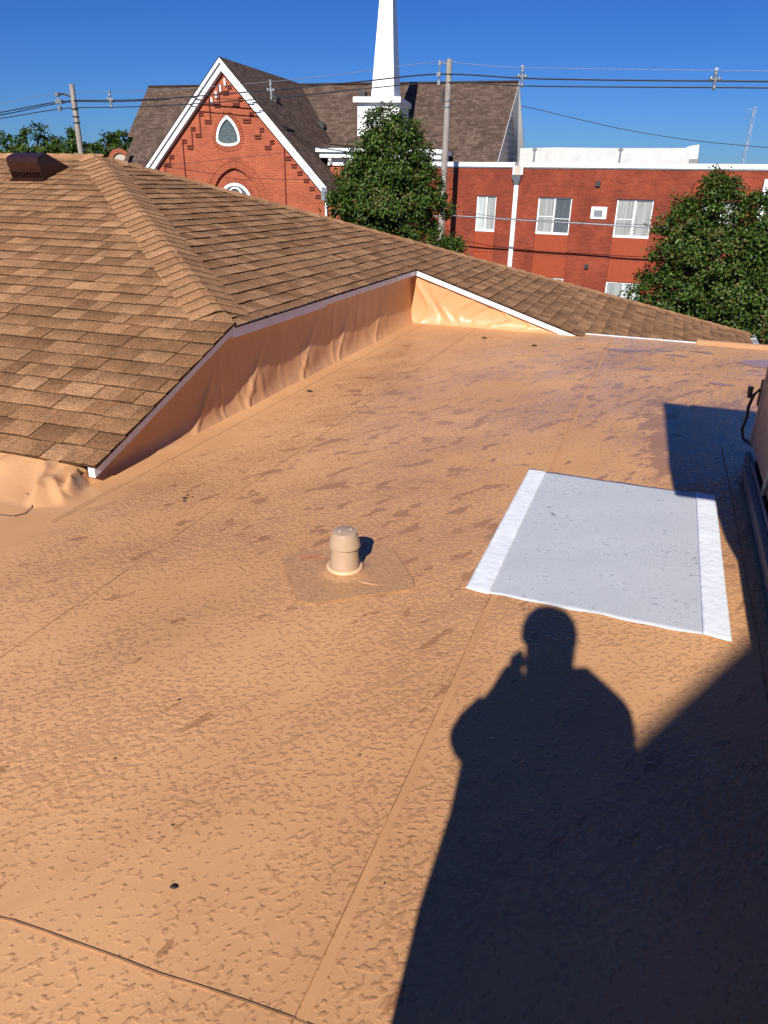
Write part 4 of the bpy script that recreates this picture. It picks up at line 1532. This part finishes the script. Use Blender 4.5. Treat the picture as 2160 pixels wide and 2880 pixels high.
cable('power_cable', [(-36, 31.6, 3.7), (-31.56, 31.22, 4.06), (-27.33, 30.85, 4.40), (-24.4, 30.6, 4.40), (-21.31, 30.35, 4.41), (-15.9, 29.93, 4.57), (-12.22, 29.6, 4.76), (-8.82, 29.31, 4.90), (-5.73, 29.1, 4.71), (-2.9, 28.87, 4.6), (0.51, 28.59, 4.49), (3.5, 28.35, 4.41), (9, 27.9, 4.45)], 0.022, M['cable'], 'black lower power cable of the line crossing the sky', 'cable', GRP)
cable('telephone_cable', [(-14, 30.6, 0.75), (-10.5, 30.35, 0.5), (-8.85, 30.22, 0.35), (-8.53, 30.2, 0.42), (-7.86, 30.14, 0.39), (-5.29, 29.93, 0.33), (-3.14, 29.76, 0.30), (-0.39, 29.53, 0.26), (3.5, 29.2, 0.3), (9, 28.8, 0.5)], 0.028, M['wire'], 'grey telephone cable strung across the red brick wall', 'cable')
cable('telephone_cable', [(-14, 30.62, 0.95), (-8.6, 30.24, 0.62), (-6.5, 30.06, 0.42), (-5.29, 29.95, 0.37), (-2.0, 29.7, 0.335), (3.5, 29.24, 0.37)], 0.010, M['cable'], 'thin black drop cable converging on the grey telephone cable', 'cable')
cable('telephone_cable', [(-27.0, 30.9, 1.6), (-22, 30.4, 2.05), (-18, 29.7, 2.35), (-14.5, 29.5, 2.65), (-8.6, 29.3, 3.2)], 0.008, M['cable'], 'thin dark wire crossing low over the church gable', 'cable')
cable('service_wire', [(-14, 45.0, 6.0), (-9.5, 45.5, 5.6), (-6.2, 46, 4.95), (-3.5, 46.5, 4.42), (-0.5, 47, 3.98), (2.5, 48, 3.72), (8, 50, 3.4)], 0.018, M['cable'], 'thin service wire sloping down behind the church gable end', 'wire')


def spacer(x, y_, z0, z1, label):
    t_ = thing('cable_spacer', label, 'cable spacer', (x, y_, z0), 0, 'insulating spacers on the overhead cables')
    H_ = z1 - z0
    m = MB()
    m.tube([(0, -0.02, 0), (0.02, -0.02, H_ * 0.35), (0.0, -0.02, H_ * 0.62), (0.01, -0.02, H_)], [0.035, 0.05, 0.05, 0.04], 8)
    m.build('stem', M['grey_metal'], t_, smooth=True)
    for (dx, dz, r_) in ((-0.12, H_ * 0.55, 0.065), (0.13, H_ * 0.52, 0.065), (0.0, H_ * 0.76, 0.06), (0.02, H_ * 0.1, 0.06)):
        m = MB()
        m.lathe([(0.0, dz + 0.07), (r_ * 0.8, dz + 0.05), (r_, dz), (r_ * 0.6, dz - 0.06), (0, dz - 0.08)], dx, -0.03, 10)
        m.build('insulator', M['grey_metal'], t_, smooth=True)
    m = MB()
    m.box(-0.05, 0.05, -0.06, 0.02, H_ - 0.03, H_ + 0.05)
    m.box(-0.14, 0.15, -0.05, 0.0, H_ * 0.50, H_ * 0.56)
    m.build('clamp', M['grey_metal'], t_)


spacer(-24.45, 30.62, 4.36, 5.0, 'pale cable spacer nearest the far left pole')
spacer(-16.02, 29.93, 4.48, 5.16, 'pale cable spacer hanging in front of the church roof')
spacer(-5.76, 29.1, 4.66, 5.28, 'pale cable spacer just right of the church ridge end')
spacer(0.48, 28.6, 4.42, 4.98, 'pale cable spacer over the far right of the red building')

# far antenna mast
mast = thing('antenna_mast', 'slim lattice antenna mast far behind the red building', 'mast', (5.68, 94.8, GROUND))
for a in range(3):
    x, y_ = 0.16 * math.cos(a * 2.094), 0.16 * math.sin(a * 2.094)
    m = MB()
    m.tube([(x, y_, 0), (x + 0.3, y_, 9.4 - GROUND)], 0.035, 5)
    m.build('leg', M['wire'], mast)
m = MB()
for i in range(24):
    z = i * 0.55
    dx = 0.3 * z / 13.6
    a, c_ = i % 3, (i + 1) % 3
    m.tube([(dx + 0.16 * math.cos(a * 2.094), 0.16 * math.sin(a * 2.094), z), (dx + 0.16 * math.cos(c_ * 2.094), 0.16 * math.sin(c_ * 2.094), z + 0.55)], 0.02, 4)
m.build('lattice', M['wire'], mast)
m = MB()
m.tube([(0.3, 0, 9.0 + HT), (-0.35, 0, 9.2 + HT), (-0.35, 0, 8.3 + HT)], 0.04, 5)
m.build('side_antenna', M['wire'], mast)

# far brick storefront with an arched parapet
sf = thing('far_storefront', 'distant storefront with arched red brick parapet left of the church', 'building', (-49.8, 62.6, GROUND), R(36))
m = MB()
m.box(-3.0, 4.0, 0, 6, 0, 3.0 + HT)
m.build('wall', M['white'], sf)
m = MB()
m.box(0.7, 4.1, -0.2, 0.2, 3.002 + HT, 3.4 + HT)
m.build('brick_coping', M['church_brick'], sf)
m = MB()
for i in range(14):
    a0, a1 = math.pi * i / 14, math.pi * (i + 1) / 14
    q = [(0.05 + r_ * math.cos(a), 2.95 + HT + r_ * math.sin(a)) for r_, a in ((1.0, a0), (1.0, a1), (0.62, a1), (0.62, a0))]
    m.hexa([(p[0], -0.25, p[1]) for p in q], [(p[0], 0.2, p[1]) for p in q])
m.build('arch', M['church_brick'], sf)
m = MB()
m.extrude([(0.05 + 0.63 * math.cos(math.pi * i / 14), 2.95 + HT + 0.63 * math.sin(math.pi * i / 14)) for i in range(15)], 1, -0.1, 0.15)
m.build('arch_panel', M['siding'], sf)
m = MB()
m.box(3.9, 4.3, -0.3, 0.3, 2.8 + HT, 3.9 + HT)
m.build('finial', M['white'], sf)

# ------------------------------------------------------------------ trees
def leaf_mesh(name, cen, nrm, length, width, cols, mat, parent, rng):
    n = len(cen)
    r = rng.normal(size=(n, 3))
    ax = r - nrm * np.sum(r * nrm, axis=1, keepdims=True)
    ax[:, 2] -= 0.6
    ax -= nrm * np.sum(ax * nrm, axis=1, keepdims=True)
    ax /= np.linalg.norm(ax, axis=1, keepdims=True) + 1e-9
    sd = np.cross(nrm, ax)
    L = (length * rng.uniform(0.7, 1.25, n))[:, None]
    W_ = (width * rng.uniform(0.8, 1.2, n))[:, None]
    fold = rng.uniform(0.1, 0.45, n)[:, None]
    v = np.empty((n, 4, 3))
    v[:, 0] = cen - ax * L * 0.5
    v[:, 1] = cen + sd * W_ * 0.5 + nrm * W_ * fold
    v[:, 2] = cen + ax * L * 0.5 - nrm * L * 0.12
    v[:, 3] = cen - sd * W_ * 0.5 + nrm * W_ * fold
    me = bpy.data.meshes.new(name)
    me.vertices.add(n * 4)
    me.vertices.foreach_set('co', v.astype(np.float32).ravel())
    base = np.arange(n)[:, None] * 4
    tri = np.concatenate([base + np.array([0, 1, 2]), base + np.array([0, 2, 3])], axis=1).ravel()
    me.loops.add(n * 6)
    me.loops.foreach_set('vertex_index', tri.astype(np.int32))
    me.polygons.add(n * 2)
    me.polygons.foreach_set('loop_start', (np.arange(n * 2) * 3).astype(np.int32))
    me.update(calc_edges=True)
    a = me.color_attributes.new('Col', 'FLOAT_COLOR', 'POINT')
    cc = np.ones((n, 4, 4), dtype=np.float32)
    cc[:, :, :3] = cols[:, None, :]
    a.data.foreach_set('color', cc.ravel())
    me.validate()
    return link(name, me, mat, parent)


GREENS = np.array([(0.034, 0.070, 0.010), (0.052, 0.098, 0.013), (0.080, 0.130, 0.018), (0.118, 0.165, 0.024), (0.135, 0.120, 0.030), (0.13, 0.06, 0.03)])


def tree(name, label, loc, lobes, nclump, nleaf, leaf, seed, probs, trunk_r, group, clump_r=0.30, tint=1.0, cat='tree', rv=None):
    t_ = thing(name, label, cat, loc, 0, group)
    rng = np.random.default_rng(seed)
    # local right vector so lobes read across the view
    rv = rv or (1, 0)
    vol = np.array([(l[3] * l[4] + l[4] * l[5] + l[3] * l[5]) for l in lobes])
    pick = rng.choice(len(lobes), nclump, p=vol / vol.sum())
    cen, nor, col = [], [], []
    tips = []
    for i in pick:
        cx, cy, cz, rx, ry, rz = lobes[i]
        d = rng.normal(size=3)
        d /= np.linalg.norm(d)
        if d[2] < -0.75:
            d[2] = abs(d[2])
        rad = rng.uniform(0.66, 1.06) if rng.random() < 0.85 else rng.uniform(0.25, 0.62)
        loc_ = np.array([d[0] * rx, d[1] * ry, d[2] * rz]) * rad
        c_ = np.array([cx, cy, cz]) + loc_
        c_ = np.array([c_[0] * rv[0] - c_[1] * rv[1], c_[0] * rv[1] + c_[1] * rv[0], c_[2]])
        tips.append(c_)
        out = np.array([d[0] / rx, d[1] / ry, d[2] / rz])
        out /= np.linalg.norm(out)
        out = np.array([out[0] * rv[0] - out[1] * rv[1], out[0] * rv[1] + out[1] * rv[0], out[2]])
        m_ = int(nleaf * rng.uniform(0.7, 1.3))
        cr = clump_r * rng.uniform(0.5, 1.25)
        g = rng.normal(size=(m_, 3)) * np.array([0.42, 0.42, 0.36]) * cr
        cen.append(c_ + g)
        nn = out * 0.7 + np.array([0, 0, 0.55]) + rng.normal(size=(m_, 3)) * 0.55
        nn /= np.linalg.norm(nn, axis=1, keepdims=True)
        nor.append(nn)
        hue = rng.random()
        pr = np.array(probs)
        base = GREENS[rng.choice(6, m_, p=pr / pr.sum())]
        warm = rng.random() < 0.06
        tone = rng.uniform(0.75, 1.25)
        cc = base * tone * tint * rng.uniform(0.8, 1.2, (m_, 1))
        if warm:
            cc = cc * 0.6 + np.array([0.10, 0.05, 0.02]) * 0.5
        col.append(cc)
    leaf_mesh('crown', np.concatenate(cen), np.concatenate(nor), leaf, leaf * 0.62, np.concatenate(col).astype(np.float32), M['leaf'], t_, rng)
    m = MB()
    top = max(l[2] + l[5] * 0.5 for l in lobes)
    lx = lobes[0][0]
    pth = [(0, 0, 0), (0.03, 0.02, top * 0.3), (-0.02, 0.0, top * 0.6), (0.0, 0.02, top)]
    m.tube(pth, [trunk_r * 1.25, trunk_r, trunk_r * 0.7, trunk_r * 0.2], 10)
    m.build('trunk', M['bark'], t_, smooth=True)
    m = MB()
    for c_ in tips[::max(1, len(tips) // 45)]:
        z0 = max(top * 0.25, c_[2] - 0.9 - 0.35 * math.hypot(c_[0], c_[1]))
        z0 = min(z0, top * 0.95)
        m.tube([(0, 0, z0), (c_[0] * 0.45, c_[1] * 0.45, z0 + (c_[2] - z0) * 0.35), tuple(c_)], [trunk_r * 0.35, trunk_r * 0.2, 0.008], 5)
    m.build('branches', M['bark'], t_, smooth=True, kind='stuff')
    return t_


def zl(*ls): return [(l[0], l[1], l[2] - GROUND, l[3], l[4], l[5]) for l in ls]


tree('pear_tree', 'dense cone-shaped green tree in front of the white spire', (-7.51, 20.68, GROUND),
     zl((0.0, 0, 2.38, 0.88, 0.8, 0.95), (-0.05, 0, 1.80, 1.35, 1.15, 1.0), (0.0, 0, 1.25, 1.6, 1.3, 1.0), (0.0, 0, 0.75, 1.68, 1.3, 1.05), (-0.02, 0, -0.45, 2.08, 1.6, 1.2), (-0.1, 0, -1.7, 2.0, 1.6, 1.2), (1.75, 0.1, -0.55, 0.45, 0.5, 0.8), (-1.75, 0, 0.1, 0.4, 0.4, 0.55), (-2.0, 0, -0.6, 0.5, 0.5, 0.6)),
     1350, 56, 0.088, 11, (0.34, 0.33, 0.20, 0.09, 0.03, 0.01), 0.13, 'street trees before the red building', rv=(0.94, 0.34), clump_r=0.26)
tree('pear_tree', 'broad leafy tree at the right edge before the red wall', (0.75, 18.9, GROUND),
     zl((0.10, 0, 1.00, 0.62, 0.6, 0.80), (0.95, 0.1, 0.75, 0.50, 0.5, 0.75), (-0.55, -0.1, 0.55, 0.62, 0.6, 0.80), (0.3, 0, -0.2, 1.25, 1.1, 1.0), (-0.55, 0, -1.0, 1.00, 1.0, 0.95), (0.95, 0.0, -0.8, 0.9, 0.9, 1.0), (0.1, 0, -2.1, 1.7, 1.4, 1.0), (0.02, 0, 1.75, 0.14, 0.14, 0.28)),
     1150, 54, 0.082, 23, (0.36, 0.32, 0.18, 0.09, 0.03, 0.02), 0.12, 'street trees before the red building', clump_r=0.26)
tree('shrub', 'reddish green shrub below the gutter at far right', (2.25, 15.6, GROUND),
     zl((0, 0, -1.35, 0.75, 0.7, 0.75), (0.5, 0.3, -1.2, 0.5, 0.5, 0.7), (0, 0, -2.6, 0.8, 0.8, 1.0)), 150, 46, 0.10, 31, (0.3, 0.25, 0.1, 0.05, 0.1, 0.2), 0.05, None, cat='shrub')

far_right = Vector((0.722, 0.692, 0))
far_o = Vector((-83.03, 86.63, GROUND))
rf = random.Random(9)
spec = [(-6.5, 8.2, 3.6, 'leftmost tall dark tree in the distant tree line'), (-2.8, 6.3, 2.6, 'rounded dark tree second from left in the distant line'), (0.8, 6.9, 2.6, 'wide dark tree near the middle of the distant line'), (3.6, 6.2, 1.9, 'low bright green tree left of the far pole'),
        (5.4, 7.0, 0.9, 'narrow pointed conifer just left of the far pole'), (7.0, 5.4, 1.5, 'small green tree just right of the far pole'), (9.5, 6.5, 1.7, 'rounded dark green tree left of the tall far tree'), (11.5, 7.2, 1.3, 'tall airy tree right of the far pole'), (14.0, 5.1, 1.3, 'low green tree closest to the church roof'), (2.0, 4.6, 2.2, 'yellowish green tree low in front of the distant line')]
for i, (off, ztop, rw_, lab) in enumerate(spec):
    rw_ *= 1.45 if 'conifer' not in lab else 1.0
    ztop += 0.3
    p = far_o + far_right * off + Vector((-0.692, 0.722, 0)) * rf.uniform(-4, 5)
    con = 'conifer' in lab
    if i == 9:
        p -= Vector((-0.692, 0.722, 0)) * 9
    hgt = ztop - GROUND
    if con:
        lb = [(0, 0, hgt - 1.0, 0.35, 0.35, 1.0), (0, 0, hgt - 2.4, 0.75, 0.75, 1.2), (0, 0, hgt - 4.5, 1.2, 1.2, 2)]
    else:
        lb = [(rf.uniform(-0.4, 0.4), 0, hgt - rw_ * 0.75, rw_ * 0.75, rw_ * 0.75, rw_ * 0.78), (-rw_ * 0.45, 0, hgt - rw_ * 1.3, rw_ * 0.75, rw_ * 0.7, rw_ * 0.75), (rw_ * 0.5, 0, hgt - rw_ * 1.5, rw_ * 0.7, rw_ * 0.7, rw_ * 0.8), (0, 0, hgt * 0.45, rw_ * 1.1, rw_, hgt * 0.25)]
    tree('distant_tree', lab, (p.x, p.y, GROUND), lb, 130, 30, 0.42, 50 + i, (0.3, 0.3, 0.25, 0.12, 0.03, 0.0) if i != 9 else (0.1, 0.2, 0.3, 0.4, 0.0, 0.0), 0.2, 'distant tree line', clump_r=0.75, tint=0.9, rv=(0.722, 0.692))

# ------------------------------------------------------------------ the gabled house behind the photographer (casts the slanting shade)
hb = thing('rear_house', 'gabled house standing behind the photographer, shading the lower right roof', 'house', (4.2, -8.0, GROUND))
m = MB()
kx = 1.14
m.extrude([(0.50, GROUND), (7.6, GROUND), (7.6, 3.94), (4.05, 7.77), (0.50, 3.94)], 1, -11.0, -4.75)
m.build('wall', M['siding'], hb, keep=True)
m = MB()
for s in (-1, 1):
    e0, e1 = (0.44, 3.86) if s < 0 else (7.66, 3.86), (4.05, 7.76)
    m.hexa([(e0[0], -11.1, e0[1]), (e1[0], -11.1, e1[1]), (e1[0], -4.72, e1[1]), (e0[0], -4.72, e0[1])], [(e0[0], -11.1, e0[1] + 0.08), (e1[0], -11.1, e1[1] + 0.08), (e1[0], -4.72, e1[1] + 0.08), (e0[0], -4.72, e0[1] + 0.08)])
m.build('roof', M['church_roof'], hb, keep=True)

# ------------------------------------------------------------------ the photographer, known only from the shadow
per = thing('person', 'person in dark clothes and cap whose shadow falls across the roof', 'person', (0.08, -0.2, 0))


def skin_body(name, joints, edges, mat, parent, root, lv=2):
    me = bpy.data.meshes.new(name)
    names = list(joints)
    me.from_pydata([joints[k][0] for k in names], [(names.index(a), names.index(b_)) for a, b_ in edges], [])
    o_ = link(name, me, mat, parent, True)
    md = o_.modifiers.new('skin', 'SKIN')
    if not me.skin_vertices:
        with bpy.context.temp_override(object=o_, active_object=o_):
            pass
    sv = me.skin_vertices[0].data if me.skin_vertices else None
    if sv:
        for i, k_ in enumerate(names):
            r_ = joints[k_][1]
            sv[i].radius = r_ if isinstance(r_, tuple) else (r_, r_)
            sv[i].use_root = (k_ == root)
    sb = o_.modifiers.new('sub', 'SUBSURF')
    sb.levels = lv
    sb.render_levels = lv
    md.use_smooth_shade = True
    return o_


J = {
    'pelvis': ((0.13, -0.20, 0.96), (0.42, 0.16)), 'waist': ((0.16, -0.20, 1.12), (0.54, 0.16)), 'chest': ((0.145, -0.21, 1.28), (0.50, 0.16)), 'neck0': ((0.085, -0.20, 1.46), (0.12, 0.10)),
    'neck1': ((0.085, -0.18, 1.55), (0.09, 0.09)), 'jaw': ((0.085, -0.15, 1.62), (0.085, 0.095)), 'skull': ((0.085, -0.165, 1.72), (0.09, 0.11)), 'crown': ((0.075, -0.17, 1.77), (0.085, 0.09)),
    'ls': ((-0.075, -0.20, 1.385), 0.085), 'le': ((-0.15, -0.15, 1.24), 0.085), 'lf': ((-0.07, -0.08, 1.36), 0.060), 'lw': ((-0.045, -0.045, 1.49), 0.040),
    'rs': ((0.235, -0.20, 1.53), 0.11), 're': ((0.345, -0.17, 1.39), 0.11), 'rf': ((0.20, -0.09, 1.44), 0.07), 'rw': ((0.08, -0.045, 1.51), 0.040),
    'lh': ((-0.03, -0.20, 0.88), 0.13), 'lk': ((-0.06, -0.18, 0.52), 0.095), 'la': ((-0.07, -0.21, 0.11), 0.06), 'lt': ((-0.09, -0.05, 0.045), 0.042),
    'rh': ((0.20, -0.20, 0.88), 0.13), 'rk': ((0.22, -0.18, 0.52), 0.095), 'ra': ((0.23, -0.21, 0.11), 0.06), 'rt': ((0.26, -0.05, 0.045), 0.042)}
E_ = [('pelvis', 'waist'), ('waist', 'chest'), ('chest', 'neck0'), ('neck0', 'neck1'), ('neck1', 'jaw'), ('jaw', 'skull'), ('skull', 'crown'), ('chest', 'ls'), ('ls', 'le'), ('le', 'lf'), ('lf', 'lw'), ('chest', 'rs'), ('rs', 're'), ('re', 'rf'), ('rf', 'rw'),
      ('pelvis', 'lh'), ('lh', 'lk'), ('lk', 'la'), ('la', 'lt'), ('pelvis', 'rh'), ('rh', 'rk'), ('rk', 'ra'), ('ra', 'rt')]
skin_body('body', J, E_, M['cloth'], per, 'pelvis')
m = MB()
for i in range(7):
    pass
prof = [(0.108, 1.705), (0.109, 1.745), (0.100, 1.785), (0.08, 1.818), (0.04, 1.836), (0.0, 1.84)]
m.lathe(prof, 0.075, -0.165, 24)
m.hexa([(-0.01, -0.07, 1.705), (0.16, -0.07, 1.705), (0.135, -0.005, 1.695), (0.015, -0.005, 1.695)], [(-0.01, -0.07, 1.717), (0.16, -0.07, 1.717), (0.135, -0.005, 1.705), (0.015, -0.005, 1.705)])
m.build('cap', M['cap'], per, keep=True, smooth=True)
m = MB()
jk = [(0.70, 0.290, 0.17, 0.115), (0.90, 0.288, 0.175, 0.115), (1.10, 0.272, 0.175, 0.122), (1.25, 0.278, 0.17, 0.128), (1.36, 0.262, 0.16, 0.128), (1.45, 0.20, 0.13, 0.125), (1.53, 0.10, 0.09, 0.10)]
rings = [[(cx_ + hw_ * math.cos(2 * math.pi * i / 28), -0.20 + dp_ * math.sin(2 * math.pi * i / 28), z_) for i in range(28)] for z_, hw_, dp_, cx_ in jk]
for a_, b_ in zip(rings[:-1], rings[1:]):
    for i in range(28):
        m.face([a_[i], a_[(i + 1) % 28], b_[(i + 1) % 28], b_[i]])
m.build('jacket', M['cloth'], per, keep=True, smooth=True)
# hands: palm and five curled fingers each, closed round the phone edges
camx, camy, camz = (cam.matrix_world.to_3x3() @ Vector(v) for v in ((1, 0, 0), (0, 1, 0), (0, 0, 1)))
ph_c = EYE - camy * 0.062 + camz * 0.020
for s in (-1, 1):
    base = ph_c + camx * (s * 0.055) - camy * 0.035 + camz * 0.012
    H = {'wrist': (tuple(Vector(J['lw' if s < 0 else 'rw'][0])), 0.027), 'palm': (tuple(base + camx * s * 0.012), (0.034, 0.02)), 'kn': (tuple(base + camy * 0.03 + camx * s * 0.006), (0.034, 0.016))}
    ed = [('wrist', 'palm'), ('palm', 'kn')]
    for f_ in range(4):
        r0 = base + camy * (0.036 - 0.021 * f_) - camx * s * 0.0 + camx * s * 0.002
        r1 = r0 - camz * 0.0 + camx * s * 0.004 - camz * 0.026
        r2 = r1 - camx * s * (0.022 - 0.003 * f_) - camz * 0.004
        H['f%da' % f_], H['f%db' % f_], H['f%dc' % f_] = (tuple(r0), 0.0095), (tuple(r1), 0.0088), (tuple(r2), 0.0075)
        ed += [('palm' if f_ > 1 else 'kn', 'f%da' % f_), ('f%da' % f_, 'f%db' % f_), ('f%db' % f_, 'f%dc' % f_)]
    th0 = base + camz * 0.014 - camy * 0.008
    H['ta'], H['tb'], H['tc'] = (tuple(th0), 0.011), (tuple(th0 - camx * s * 0.02 + camy * 0.018 + camz * 0.006), 0.010), (tuple(th0 - camx * s * 0.032 + camy * 0.042 + camz * 0.002), 0.008)
    ed += [('palm', 'ta'), ('ta', 'tb'), ('tb', 'tc')]
    skin_body('hand', H, ed, M['skin'], per, 'palm', 1)
m = MB()
c_ = [ph_c + camx * (a * 0.037) + camy * (b__ * 0.077) for a, b__ in ((-1, -1), (1, -1), (1, 1), (-1, 1))]
m.hexa([p - camz * 0.0 for p in c_], [p + camz * 0.008 for p in c_])
tag(m.build('phone', M['phone'], None, bevel=0.003), 'black phone held up by the person casting the shadow', 'phone')
